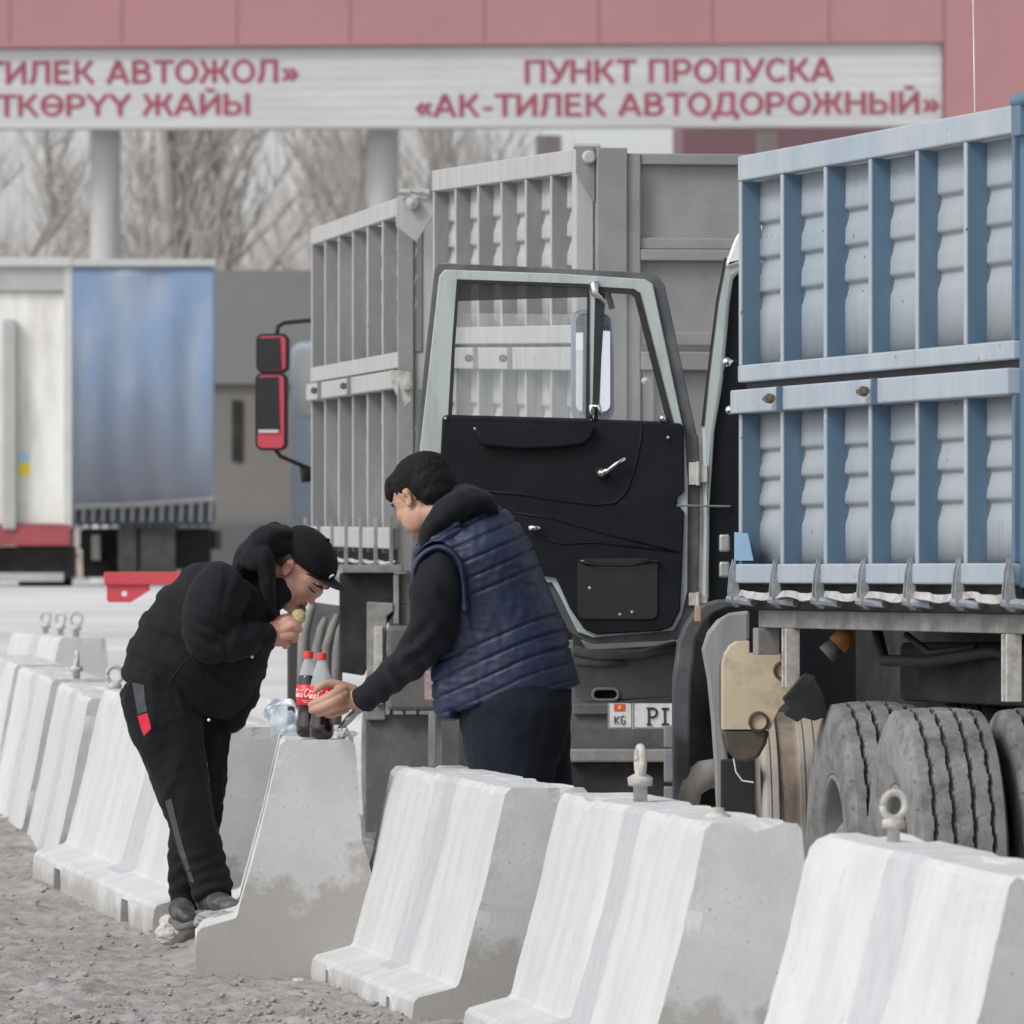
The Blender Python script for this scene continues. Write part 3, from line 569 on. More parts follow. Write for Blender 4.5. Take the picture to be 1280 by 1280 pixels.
# black seals around the glass
def strip(loop_out, loop_in, d, th, name, mt): MB().prism([pl(loop_out, DS, d), pl(loop_in, DS, d)[::-1]], (0, th, 0)).build(name, mt, door)
strip([(571, 349), (737, 355), (737, 526), (560, 521), (565, 430)], [(574.5, 353), (734, 359.5), (732, 523), (565, 518.5), (569, 430)], -.009, .012, 'window_seal', M_blk)
strip([(744, 358), (792, 361), (800, 366), (843, 533), (740, 529)], [(757, 366), (788, 368), (793, 372), (833, 527), (747, 524)], -.010, .014, 'quarter_seal', M_blk)
# glass, sliding pane half lowered
MB().prism([pl([(568, 391), (735, 393), (734, 524), (562, 520)], DS, .02)], (0, .004, 0)).build('window_pane', M_glassd, door)
MB().prism([pl([(574, 351), (736, 357), (735, 371), (571, 376)], DS, .045)], (0, .004, 0)).build('sun_strip', glass('smoked_strip', .75, (.06, .06, .06)), door)
MB().prism([pl(qwin, DS, .02)], (0, .004, 0)).build('quarter_pane', M_glass, door)
m = MB(); m.tube(pl([(742, 352), (744, 368), (750, 372), (756, 380)], DS, -.02), [.017, .015, .010, .008], 8); m.build('window_latch', M_chrome, door, smooth=True)
m = MB(); m.tube(pl([(741, 524), (740, 508), (748, 507), (752, 520)], DS, -.025), [.012, .013, .010, .007], 8); m.build('window_latch', M_chrome, door, smooth=True)
m = MB(); m.lathe(FR(P(828, 523, DS, -.02), (1, 0, 0), (0, 0, 1), (0, -1, 0)), [(.015, 0), (.015, .01), (0, .016)], 12); m.build('window_knob', M_chrome, door, smooth=True)
# trim
trimo = [(553, 522), (556, 519), (850, 529), (855, 534), (855, 615), (846, 622), (846, 630), (855, 640), (853, 700), (850, 762), (840, 783), (825, 789), (745, 793), (730, 786), (712, 760), (695, 722), (560, 700), (551, 690), (549, 600)]
MB().prism([pl(trimo, DS, -.024)], (0, .018, 0)).build('trim_panel', M_trim, door, bevel=.007)
m = MB(); m.prism([pl([(594, 528), (745, 534), (738, 548), (728, 556), (700, 560), (650, 562), (605, 558), (596, 548)], DS, -.06)], (0, .036, 0)); m.build('armrest', M_trim, door, bevel=.018)
m = MB(); m.tube(pl([(600, 613), (650, 618), (700, 626), (745, 631), (768, 629), (782, 616), (792, 590), (800, 555), (802, 532)], DS, -.024), .005, 6); m.tube(pl([(640, 640), (690, 648), (760, 668), (848, 690)], DS, -.024), .004, 6); m.tube(pl([(682, 672), (700, 680), (745, 678), (848, 690)], DS, -.024), .004, 6); m.build('trim_welt', M_trim, door, smooth=True)
m = MB(); m.tube(pl([(752, 592), (760, 588), (770, 580), (781, 573)], DS, -.055), [.014, .009, .007, .009], 10); m.lathe(FR(P(752, 591, DS, -.03), (1, 0, 0), (0, 0, 1), (0, -1, 0)), [(.022, 0), (.02, .02), (0, .03)], 14); m.build('window_crank', M_chrome, door, smooth=True)
m = MB(); m.tube(pl([(661, 660), (675, 660)], DS, -.05), [.012, .009], 8); m.build('inner_handle', M_chrome, door, smooth=True)
MB().prism([pl(rr(722, 698, 822, 774, 9), DS, -.03)], (0, .006, 0)).build('door_pocket', M_trimg, door, bevel=.003)
m = MB(); m.tube(pl([(724, 700), (734, 704), (745, 706), (790, 706), (822, 700)], DS, -.044), [.007, .01, .006, .006, .01], 8); m.build('pocket_lip', M_trimg, door, smooth=True)
for c in ((735, 703), (820, 702), (775, 768), (790, 765), (557, 523), (594, 536), (680, 537), (835, 547), (737, 735)): 
    m = MB(); m.lathe(FR(P(*c, DS, -.026), (1, 0, 0), (0, 0, 1), (0, -1, 0)), [(.006, 0), (.006, .006), (0, .008)], 8); m.build('screw', M_steel, door)
# outside mirror, seen through the glass
mo = MB().prism([pl(rr(714, 385, 768, 526, 14), 326, .10)], (0, .07, 0)).build('side_mirror', mat('grey_blue_casing', (.24, .29, .33), .5), TR, bevel=.015)
MB().prism([[p_ + Vector((0, (p_.z - 2.2) * .05 - .012, 0)) for p_ in pl(rr(720, 391, 763, 514, 9), 326, .094)]], (0, .006, 0)).build('mirror_glass', M_mirror, mo)
m = MB(); m.tube([P(760, 365, 326, .14), P(766, 385, 326, .14)], .012, 8); m.tube([P(752, 524, 326, .14), P(756, 540, 326, .08)], .012, 8); m.build('mirror_arm', M_blk, mo)

# ================================================================== grey trailer (plate on its tail) and grey truck in front of it
def gbody(thing_, far, near, zf, zn, tiers, nb, clamps, **k):
    A, Bq = P(far[0], 715, far[1]), P(near[0], 715, near[1]); A.z = Bq.z = 0
    L = (Bq - A).length; u = (Bq - A).normalized(); v = Vector((-u.y, u.x, 0)); us = u + Vector((0, 0, (zn - zf) / L))
    fr = FR(A, us, v); board(fr, L, zf, tiers, nb, M_lgrey, M_lgrey, M_lgrey, thing_, shade=M_grey_shade, clamps=clamps, flange=M_lgrey, **k)
    return fr, L, u, v
tg2 = [(0, .095, .715, .79, .715), (.805, .90, 1.53, 1.61, 1.53)]
o2 = P(540, 715, 275); o2.z = gz(o2.y)
TL = thing('trailer', o2, 'grey ribbed grain trailer standing behind the open truck door', 'trailer')
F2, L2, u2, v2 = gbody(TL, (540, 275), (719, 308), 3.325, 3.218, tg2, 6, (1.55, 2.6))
zt2 = 3.325
def bx2(name, m_, t0, t1, y0, y1, z0, z1, bev=.005):      # z in world height at the tail
    d = -(3.218 - 3.325) ; return bx(name, m_, TL, F2, t0, t1, y0, y1, z0 + d, z1 + d, bev)
MB().prism([[F2 @ Vector((L2 + .012, y, z + .107)) for y, z in ((-.0, 3.218), (.075, 3.225), (.075, 3.0), (.0, 3.12))]], u2 * .02).build('corner_gusset', M_grey_shade, TL)
m = MB(); m.lathe(FR(F2 @ Vector((L2 + .03, .05, 3.29)), v2, (0, 0, 1), u2), [(.028, 0), (.028, .02), (.02, .026), (0, .026)], 16); m.tube([F2 @ Vector((L2 + .02, -.01, 3.335)), F2 @ Vector((L2 + .02, .10, 3.335))], .012, 8); m.build('corner_bolt', M_lgrey, TL)
bx2('corner_post', M_lgrey, L2 - .1, L2 + .01, .001, .074, 1.6, 3.13)
bx2('tail_post', mat('mid_grey_paint', (.25, .245, .24), .6, var=.06, vscale=3, dirt=(.31, .305, .295), dscale=3, damt=.3, bump=.05), L2 - .06, L2 + .06, .08, .205, 1.5, 3.222)
MG = bpy.data.materials['mid_grey_paint']
bx2('tail_post', MG, L2 - .06, L2 + .045, .206, .262, 1.5, 3.20)
bx2('tailgate', MG, L2 - .03, L2 + .0, .263, 2.36, 2.42, 3.19)
bx2('tailgate', MG, L2 - .03, L2 + .0, .263, 2.36, 1.6, 2.395)
for z0, z1, pr in ((3.155, 3.20, .035), (2.812, 2.858, .03), (2.765, 2.811, .045), (2.42, 2.475, .03), (2.32, 2.395, .05), (1.6, 1.68, .045)):
    bx2('tail_rail', MG, L2 + .001, L2 + pr, .263, 2.36, z0, z1)
bx2('tail_post', MG, L2 + .001, L2 + .03, .27, .32, 1.69, 2.318); bx2('tail_post', MG, L2 + .001, L2 + .02, .70, .78, 1.69, 2.318)
m = MB(); m.lathe(FR(P(806, 476, 309), v2, (0, 0, 1), u2), [(.015, 0), (.015, .02), (0, .03)], 10); m.build('bolt', M_lgrey, TL)
bx('far_side', M_grey_shade, TL, F2, 0, L2, 2.37, 2.41, 1.7, zt2); bx('bulkhead', M_grey_shade, TL, F2, 0, .04, .12, 2.36, 1.72, zt2 - .03); bx('floor', M_dust, TL, F2, 0, L2, .1, 2.36, 1.66, 1.71)
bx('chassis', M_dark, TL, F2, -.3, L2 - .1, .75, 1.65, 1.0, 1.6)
# tail: plate, bumper bar
tp = pbx('tail_panel', M_dust, TL, 308, 706, 1000, 800, 1060, .02, .05)
pbx('tail_lip', M_dust, TL, 308, 716, 760, 880, 893, -.004, .019)
pbx('bumper_bar', M_dustl, TL, 308, 711, 900, 936, 952, -.10, .0, .008)
pbx('bumper_stay', M_dark, TL, 308, 711, 900, 953, 1000, -.04, .0)
lp = MB().prism([pl(rr(760, 877, 860, 911, 1.5), 309)], (0, .004, 0)).build('licence_plate', mat('plate_white', (.72, .72, .70), .45, var=.05, dirt=(.5, .49, .47), dscale=12, damt=.3), TL)
M_ink = mat('plate_black', (.03, .03, .035), .5)
m = MB()
for a_ in (((761, 878.2), (789.5, 878.2)), ((761, 909.8), (789.5, 909.8)), ((761, 878.2), (761, 909.8)), ((789.5, 878.2), (789.5, 909.8)), ((792, 878.2), (792, 909.8)), ((792, 878.2), (858, 878.2)), ((792, 909.8), (858, 909.8))):
    m.tube([P(*a_[0], 309, -.001), P(*a_[1], 309, -.001)], .0016, 4)
m.build('plate_border', M_ink, lp)
pbx('flag', mat('flag_red', (.65, .08, .05), .5), lp, 309, 767.5, 781.5, 880, 889, -.002, -.0002, 0)
m = MB(); m.lathe(FR(P(774.5, 884.5, 309, -.0035), (1, 0, 0), (0, 0, 1), (0, -1, 0)), [(.0065, 0), (.0065, .001), (0, .001)], 16)
for i in range(12):
    t_ = i * math.pi / 6; m.tube([P(774.5 + 2.2 * math.cos(t_), 884.5 + 2.2 * math.sin(t_), 309, -.004), P(774.5 + 3.1 * math.cos(t_), 884.5 + 3.1 * math.sin(t_), 309, -.004)], .0007, 4)
m.build('flag_sun', mat('flag_yellow', (.75, .55, .08), .5), lp)
def glyphs(strokes, r, sc, d, name, mt, par, sq=True):
    m = MB()
    for s_ in strokes: m.tube([P(x, y, sc, d) for x, y in s_], r, 6)
    return m.build(name, mt, par)
glyphs([[(768.5, 895), (768.5, 905)], [(774, 895), (769, 900.5), (774, 905)],
        [(781, 896.3), (779.5, 895), (777.5, 895.3), (776.5, 898), (776.5, 902), (777.8, 905), (780.3, 905), (781.2, 903), (781.2, 900.5), (779, 900.5)]], .0022, 309, -.002, 'country_code', M_ink, lp)
glyphs([[(811, 885.5), (811, 905.5)], [(808.5, 905.5), (814, 905.5)], [(808.5, 885.5), (817, 885.5), (820.5, 888), (821, 891), (819.5, 895), (816, 896.5), (811, 896.5)],
        [(831, 886), (831, 905.5)], [(827, 886), (836, 886)], [(827, 905.5), (836, 905.5)]], .0048, 309, -.002, 'plate_letters', M_ink, lp)
# --- grey truck
tg1 = [(0, .085, .715, .79, .715), (.80, .885, 1.53, 1.63, 1.65)]
o1 = P(388, 715, 243); o1.z = gz(o1.y)
TG = thing('grain_truck', o1, 'grey ribbed grain truck with red cab and red mirrors, behind the two men', 'truck')
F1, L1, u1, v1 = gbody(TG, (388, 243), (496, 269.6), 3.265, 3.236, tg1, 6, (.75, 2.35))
MB().prism([pl([(495, 247), (546, 249), (546, 262), (521, 303), (495, 283)], 270.5)], (0, .015, 0)).build('corner_gusset', M_lgrey, TG, bevel=.003)
m = MB(); c = P(515, 254, 270.5, -.02); m.lathe(FR(c, (1, 0, 0), (0, 0, 1), (0, -1, 0)), [(.03, 0), (.03, .02), (0, .03)], 14); m.tube(pl([(499, 240), (512, 241)], 270.5, -.02), .016, 8); m.tube(pl([(514, 239), (524, 241)], 270.5, -.02), .010, 8); m.tube(pl([(525, 239), (536, 242)], 270.5, -.02), .016, 8); m.build('corner_hinge', M_lgrey, TG)
pbx('tail_post', MG, TG, 269.6, 497, 517, 262, 715, .0, .03)
pbx('tail_post', M_lgrey, TG, 269.6, 518, 556, 250, 715, .02, .06)
bx('tailgate', MG, TG, F1, L1 - .05, L1, .25, 2.3, 1.65, 3.25)
m = MB(); m.prism([pl([(488, 462), (513, 465), (514, 500), (505, 508), (499, 478), (496, 495), (490, 480)], 270.5, -.01)], (0, .02, 0)); m.lathe(FR(P(508, 481, 270.5, -.02), (1, 0, 0), (0, 0, 1), (0, -1, 0)), [(.026, 0), (.026, .03), (0, .035)], 10); m.build('catch_plate', M_eye, TG)
bx('far_side', M_grey_shade, TG, F1, 0, L1, 2.3, 2.34, 1.65, 3.2); bx('bulkhead', M_grey_shade, TG, F1, 0, .04, .12, 2.29, 1.65, 3.2); bx('floor', M_dust, TG, F1, 0, L1, .1, 2.29, 1.60, 1.64)
for i in range(7):
    x = L1 * i / 6
    m = MB(); m.box(F1, x, x + .03, -.035, -.02, 1.46, 1.78); m.tube([F1 @ Vector((x + .02, -.01, 1.50)), F1 @ Vector((x + .25, .03, 1.48))], .035, 8); m.build('hinge', M_dustl, TG)
vs_, fs_ = [], []
for i in range(60):
    x = L1 * i / 59; dz = .004 * math.sin(x * 9)
    vs_ += [F1 @ Vector((x, -.005, 1.578 + dz)), F1 @ Vector((x, -.02, 1.566 + dz))]
for i in range(59): fs_.append((2 * i, 2 * i + 2, 2 * i + 3, 2 * i + 1))
mkobj('seal_strip', vs_, fs_, bpy.data.materials['pale_torn_canvas'], TG).modifiers.new('t', 'SOLIDIFY').thickness = .006
bx('skirt', M_dark, TG, F1, 0, L1, .07, .3, 1.5, 1.66)
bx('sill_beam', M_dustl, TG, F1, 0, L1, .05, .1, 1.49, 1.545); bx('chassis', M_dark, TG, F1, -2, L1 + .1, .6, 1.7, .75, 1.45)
# red cab ahead of the body
FC = FR(F1 @ Vector((0, .22, 0)), u1, v1)
cabp = [(-.45, 1.64), (-2.1, 1.64), (-2.15, 1.8), (-2.0, 2.05), (-.45, 2.05)]
MB().prism([[FC @ Vector((x, .0, z)) for x, z in cabp]], v1 * 2.2).build('cab', M_red, TG, bevel=.03)
MB().prism([[FC @ Vector((x, .22, z)) for x, z in ((-.5, 2.051), (-2.0, 2.051), (-1.8, 2.75), (-1.6, 2.85), (-.6, 2.85))]], v1 * 1.75).build('cab_top', M_red, TG, bevel=.03)
# red mirrors on black arms
for (x0, y0, x1, y1) in ((320, 417, 362, 466), (319, 466, 360, 563)):
    mo = MB().prism([pl(rr(x0, y0, x1, y1, 9), 233)], (0, .08, 0)).build('side_mirror', M_blk, TG, bevel=.012)
    MB().prism([pl(rr(x0 + 3, y0 + 3, x1 - 5, y1 - 3, 6), 233, -.006)], (0, .006, 0)).build('mirror_shell', mat('mirror_red', (.50, .07, .10), .35), mo)
    MB().prism([pl([(x0 + 3, y0 + 6), (x1 - 12, y0 + 5), (x1 - 10, y1 - (24 if y1 > 500 else 4)), (x0 + 3, y1 - (22 if y1 > 500 else 4))], 233, -.010)], (0, .004, 0)).build('mirror_glass', M_dmirror, mo)
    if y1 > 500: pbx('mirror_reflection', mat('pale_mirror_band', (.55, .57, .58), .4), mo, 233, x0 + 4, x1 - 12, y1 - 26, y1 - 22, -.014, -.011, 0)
m = MB(); m.tube([P(346, 418, 233, .05), P(347, 408, 233, .05), P(355, 403, 233, .1), P(392, 398, 233, .3)], .012, 8); m.tube([P(344, 562, 233, .05), P(350, 570, 233, .1), P(366, 577, 233, .2), P(392, 588, 233, .3)], .012, 8); m.tube([P(380, 583, 233, .25), P(382, 602, 233, .25)], .03, 8); m.build('mirror_arm', M_blk, TG, smooth=True)
# undercarriage seen between the men
s0 = 272
MB().prism([pl([(424, 716), (494, 716), (492, 768), (470, 800), (455, 845), (424, 840)], s0)], (0, .1, 0)).build('fuel_tank', M_dark, TG, bevel=.01)
pbx('cross_beam', M_dustl, TG, s0, 428, 503, 706, 716, -.06, .0)
pbx('mount', M_dustl, TG, s0, 492, 499, 717, 780, -.05, .0); pbx('mount', M_dust, TG, s0, 499, 548, 717, 755, -.02, .0); pbx('mount', M_dust, TG, s0, 499, 520, 755, 782, -.02, .0)
MB().prism([pl([(459, 752), (492, 754), (492, 764), (484, 770), (482, 900), (458, 900)], s0, -.06)], (0, .05, 0)).build('mount', M_dustl, TG, bevel=.006)
pbx('mount', M_eye, TG, s0, 468, 479, 783, 880, -.09, -.062); pbx('tool_box', M_dust, TG, s0, 484, 556, 782, 888, -.12, .0, .02)
pbx('mud_flap', M_dust, TG, s0, 457, 540, 893, 1040, -.03, .0, .004); pbx('mount', M_dustl, TG, s0 + 4, 536, 545, 893, 1000, -.1, -.05); pbx('mount', M_dust, TG, s0 + 4, 552, 575, 893, 1000, -.1, -.05)
pbx('mount', M_dust, TG, s0 - 4, 575, 712, 700, 1060, .0, .04)
MB().prism([pl(rr(531, 838, 546, 874, 1), s0 + 2, -.13)], (0, .004, 0)).build('reflector', mat('faded_reflector', (.42, .30, .30), .5, var=.5, vscale=60), TG)
for i, (x0, x1, yt) in enumerate(((388, 380, 752), (402, 396, 772), (417, 408, 768), (424, 421, 776))):
    m = MB(); m.tube([P(x0 + 5, yt, s0 - 2), P(x0, yt + 12, s0 - 2), P(x1, yt + 40, s0 - 2), P(x1 - 2, yt + 130, s0 - 2)], [.012, .02, .028, .03], 8); m.build('mudguard_rib', M_dustl, TG, smooth=True)
MB().prism([pl([(380, 770), (388, 752), (424, 757), (424, 940), (377, 940)], s0 - 4)], (0, .05, 0)).build('mudguard', M_dust, TG)
pbx('flap_post', mat('olive_black', (.05, .05, .045), .6), TG, s0 - 6, 359, 382, 745, 985, .0, .1, .01)
ft = FR(P(447, 880, s0 - 3, .2), u1, Vector((0, 0, -1)), v1)
wheel(TG, FR(F1 @ Vector((3.55, .28, .66)), u1, Vector((0, 0, -1)), v1)); wheel(TG, FR(F1 @ Vector((2.2, .1, .6)), u1, Vector((0, 0, -1)), v1))
wheel(TL, FR(F2 @ Vector((1.2, .1, .53 + .05)), u2, Vector((0, 0, -1)), v2)); wheel(TL, FR(F2 @ Vector((2.9, .1, .53)), u2, Vector((0, 0, -1)), v2))

# ================================================================== background
# red steel beam reaching out behind the man in black
RB = thing('steel_beam', P(200, 760, 215) * 1.0, 'red steel beam with a drilled bracket, behind the back of the man in black', 'beam')
MB().pbox(215, 130, 247, 715, 731, 0, .12).build('beam', M_redb, RB, bevel=.006)
hole = [(155 + 3.6 * math.cos(t), 742 + 3.6 * math.sin(t)) for t in (2 * math.pi * k / 14 for k in range(14))]
MB().prism([pl([(133, 731.2), (187, 731.2), (187, 738), (163, 753), (136, 753), (133, 750)], 215, .02), pl(hole, 215, .02)], (0, .03, 0)).build('bracket', M_redb, RB, bevel=.003)
MB().pbox(215, 226, 243, 731.2, 1040, .02, .10).build('post', M_redb, RB, bevel=.006)

# white box trailer rear, far left
YW = 120.
WT = thing('box_trailer', P(20, 733, YW), 'white box trailer with a yellow and blue sticker, its rear cut by the left edge', 'trailer')
M_wh = mat('dirty_white_panel', (.74, .73, .68), .6, var=.06, dirt=(.50, .48, .42), dscale=.9, damt=.45, stretch=(2, 2, .5))
M_gy = mat('far_grey_frame', (.38, .38, .37), .7, var=.1); M_gyl = mat('far_light_frame', (.50, .50, .49), .7, var=.1)
pbx('door_panel', M_wh, WT, YW, -230, 80, 365, 655, .02, .1)
pbx('header', M_gyl, WT, YW, -230, 90, 322, 333, -.1, .1); pbx('header', M_gy, WT, YW, -230, 86, 333, 364, -.04, .1)
pbx('corner_post', M_gyl, WT, YW, 80.2, 90, 333.5, 660, -.05, .1); pbx('lock_bar', M_gy, WT, YW, 4, 21, 400, 662, -.12, .0, .02)
pbx('rear_sill', mat('far_red', (.30, .06, .07), .6, var=.2), WT, YW, -230, 88, 656, 682, -.08, .1)
pbx('sticker', mat('sticker_yellow', (.75, .62, .05), .6), WT, YW, 24, 37, 578, 595, .015, .0195, 0); pbx('sticker', mat('sticker_blue', (.35, .6, .75), .6), WT, YW, 24, 37, 565, 577.8, .015, .0195, 0)
pbx('underbody', M_dark, WT, YW, -230, 92, 683, 722, .1, .6); pbx('bumper', M_gy, WT, YW, -230, 80, 716, 727, -.1, .0)
MB().prism([pl([(-228, 326), (86, 326), (86, 654), (-228, 654)], YW, .11)], (P(80, 715, YW) - Vector((0, 0, CZ))).normalized() * 9).build('box_body', M_wh, WT)
for (x0, x1) in ((-200, -110), (20, 86)):
    m = MB(); a_ = P(x0, 700, YW, .2); b_ = P(x1, 700, YW, .2); m.tube([Vector((a_.x, a_.y + .4, gz(99) + .5)), Vector((b_.x, a_.y + .4, gz(99) + .5))], .5, 24); m.build('tyre', M_blk, WT)
# blue tarpaulin trailer
YT = 108.
BT = thing('curtain_trailer', P(180, 733, YT), 'trailer under a faded blue tarpaulin with a scalloped dark hem, left background', 'trailer')
def tarp():
    m = bpy.data.materials.new('faded_blue_tarpaulin'); m.use_nodes = True; n, l = m.node_tree.nodes, m.node_tree.links; b = n['Principled BSDF']; b.inputs['Roughness'].default_value = .7
    geo = n.new('ShaderNodeNewGeometry'); mp = n.new('ShaderNodeMapping'); mp.inputs['Scale'].default_value = (1.3, 1, .45); l.new(geo.outputs['Position'], mp.inputs[0])
    a = n.new('ShaderNodeTexNoise'); a.inputs['Scale'].default_value = 1.3; a.inputs['Detail'].default_value = 7; a.inputs['Roughness'].default_value = .6; l.new(mp.outputs[0], a.inputs[0])
    r = n.new('ShaderNodeValToRGB'); e = r.color_ramp.elements; e[0].position = .36; e[0].color = (.38, .41, .46, 1); e[1].position = .60; e[1].color = (.235, .33, .49, 1)
    l.new(a.outputs[0], r.inputs[0])
    sx = n.new('ShaderNodeSeparateXYZ'); l.new(geo.outputs['Position'], sx.inputs[0]); mr = n.new('ShaderNodeMapRange'); mr.inputs[1].default_value = 3.6; mr.inputs[2].default_value = 2.2; l.new(sx.outputs[2], mr.inputs[0])
    mx = n.new('ShaderNodeMix'); mx.data_type = 'RGBA'; l.new(mr.outputs[0], mx.inputs[0]); l.new(r.outputs[0], mx.inputs[6]); mx.inputs[7].default_value = (.36, .38, .43, 1); l.new(mx.outputs[2], b.inputs['Base Color']); return m
x0, x1 = P(40, 0, YT).x, P(268, 0, YT).x; yb = FP / YT
vs_, fs_ = [], []; nxx, nzz = 60, 24
zt, zb_ = P(0, 334, YT).z, P(0, 655, YT).z
for j in range(nzz + 1):
    for i in range(nxx + 1):
        f_ = i / nxx; x = x0 + (x1 - x0) * f_; z = zt + (zb_ - zt) * j / nzz
        vs_.append((x, yb + .035 * math.sin(f_ * 31) * (j / nzz) + .05 * noise.noise(Vector((f_ * 5, j * .15, 2))), z))
for j in range(nzz):
    for i in range(nxx): k = j * (nxx + 1) + i; fs_.append((k, k + 1, k + nxx + 2, k + nxx + 1))
mkobj('curtain', vs_, fs_, tarp(), BT, smooth=True).modifiers.new('t', 'SOLIDIFY').thickness = .02
pbx('roof_rail', M_gyl, BT, YT, 40, 270, 324, 333, -.06, .2); MB().prism([pl([(42, 336), (264, 336), (264, 650), (42, 650)], YT, .12)], (P(260, 715, YT) - Vector((0, 0, CZ))).normalized() * 8).build('box_body', mat('tarp_side', (.30, .34, .42), .7), BT)
m = MB(); hem = [(94, 634), (268, 626)]
pts = [(92, 634), (269, 625), (269, 650)]
for i in range(15):
    xx = 266 - i * 12.2; pts += [(xx - 3, 656), (xx - 6, 662), (xx - 9, 656)]
pts += [(92, 660)]
MB().prism([pl(pts, YT, -.10)], (0, .04, 0)).build('hem', mat('dark_hem', (.10, .12, .16), .8, var=.3), BT)
m = MB(); m.tube(pl([(93, 634), (180, 631), (269, 624)], YT, -.12), .035, 6); m.build('hem_rope', mat('pale_rope', (.52, .5, .47), .8), BT)
for i in range(15):
    xx = 264 - i * 12.2; m = MB(); m.tube(pl([(xx, 628 + i * .5), (xx - 1, 652)], YT, -.13), .02, 5); m.build('hem_strap', bpy.data.materials['pale_rope'], BT)
for x_ in (158, 185, 205):
    p_ = P(x_, 700, YT, .8); m = MB(); m.tube([Vector((p_.x - .11, p_.y, gz(102) + .5)), Vector((p_.x + .11, p_.y, gz(102) + .5))], .5, 28); m.build('tyre', M_rim, BT, bevel=.03)
pbx('underbody', M_dark, BT, YT, 95, 266, 662, 686, .9, 3)
pbx('mud_flap', M_blk, BT, YT, 215, 262, 660, 712, .5, .55); pbx('mud_flap', M_dark, BT, YT, 98, 150, 660, 722, .95, 1.0); pbx('lamp_panel', M_wh, BT, YT, 110, 121, 668, 700, .85, .94)
# grey service building behind
YG = 84.
SB = thing('service_building', P(330, 733, YG), 'low grey service building with a dark slot window, behind the blue tarpaulin trailer', 'building')
pbx('upper_wall', mat('slate_cladding', (.215, .22, .23), .8, var=.06, vscale=.5), SB, YG, 225, 620, 338, 480, -.1, 3)
pbx('lower_wall', mat('khaki_render', (.20, .195, .18), .9, var=.08, vscale=.5), SB, YG, 225, 620, 480.5, 735, 0, 2.9)
pbx('window', M_dark, SB, YG, 290, 303, 500, 577, -.03, .05); pbx('plinth', mat('dark_plinth', (.12, .12, .125), .9), SB, YG, 225, 620, 655, 760, -.15, -.01)
# pale blue van far behind the red mirrors
YV = 100.
VN = thing('van', P(378, 733, YV), 'pale blue van mostly hidden behind the red mirrors and the grey truck', 'van')
M_van = mat('pale_blue_van', (.34, .385, .42), .5, var=.15, vscale=2)
MB().prism([pl([(362, 715), (364, 440), (368, 428), (470, 424), (474, 715)], YV)], (0, 4.5, 0)).build('body', M_van, VN, bevel=.08)
pbx('rear_window', M_gy, VN, YV, 372, 462, 445, 520, -.02, .05); pbx('bumper', M_gyl, VN, YV, 364, 472, 690, 708, -.08, .0)
for x_ in (378, 458):
    m = MB(); p_ = P(x_, 0, YV, .3); m.tube([Vector((p_.x - .1, p_.y, gz(110) + .35)), Vector((p_.x + .1, p_.y, gz(110) + .35))], .35, 20); m.build('tyre', M_blk, VN)

# ---- checkpoint gate
YC = 93.
GT = thing('checkpoint_gate', P(400, 733, YC) * 1.0, 'wide pink clad checkpoint gate with a white Cyrillic sign over the road', 'gate')
M_clad = mat('pink_red_cladding', (.39, .19, .195), .65, var=.05, vscale=.6); M_seam = mat('cladding_seam', (.28, .15, .155), .7)
M_board = mat('off_white_board', (.57, .57, .56), .7, var=.05, vscale=.7, dirt=(.46, .46, .45), dscale=.5, damt=.4, stretch=(.4, 1, 3))
def gbar(name, x0, x1, yl0, yr0, yl1, yr1, d0, d1, m_):   # slightly sloping horizontal member
    return MB().prism([pl([(x0, yl0), (x1, yr0), (x1, yr1), (x0, yl1)], YC, d0)], (0, d1 - d0, 0)).build(name, m_, GT)
gbar('cladding', -420, 1179, -420, -425, 61.5, 52.5, 0, 4, M_clad); gbar('cladding', 1179.3, 1700, -425, -427, 158, 158, 0, 4, M_clad)
for x_ in (-275, -130, 12, 152, 296, 437, 605, 748, 890, 1036, 1320, 1460):
    pbx('cladding_joint', M_seam, GT, YC, x_ - .6, x_ + .6, -420, 52, -.01, .002, 0)
pbx('cladding_joint', M_seam, GT, YC, 1178.6, 1180, -420, 155, -.012, -.002, 0)
bd = gbar('sign_board', -420, 1178, 64.5, 53, 161, 156, .12, .3, M_board)
for k in range(1, 8):
    f_ = k / 8; gbar('board_slat', -420, 1178, 64.5 + 96 * f_, 53 + 103 * f_, 66 + 96 * f_, 54.5 + 103 * f_, .1165, .119, mat('slat_line', (.50, .50, .49), .7) if k == 1 else bpy.data.materials['slat_line'])
gbar('soffit', -420, 1178, 161.2, 156.2, 163, 158, .1, .35, mat('soffit_grey', (.33, .33, .34), .8))
for x_ in (520, -60, 1050): pass
M_let = mat('maroon_letters', (.32, .06, .11), .6, var=.1)
def arc(cx, cy, rx, ry, a0, a1, n=10): return [(cx + rx * math.cos(R(a0 + (a1 - a0) * i / n)), cy + ry * math.sin(R(a0 + (a1 - a0) * i / n))) for i in range(n + 1)]
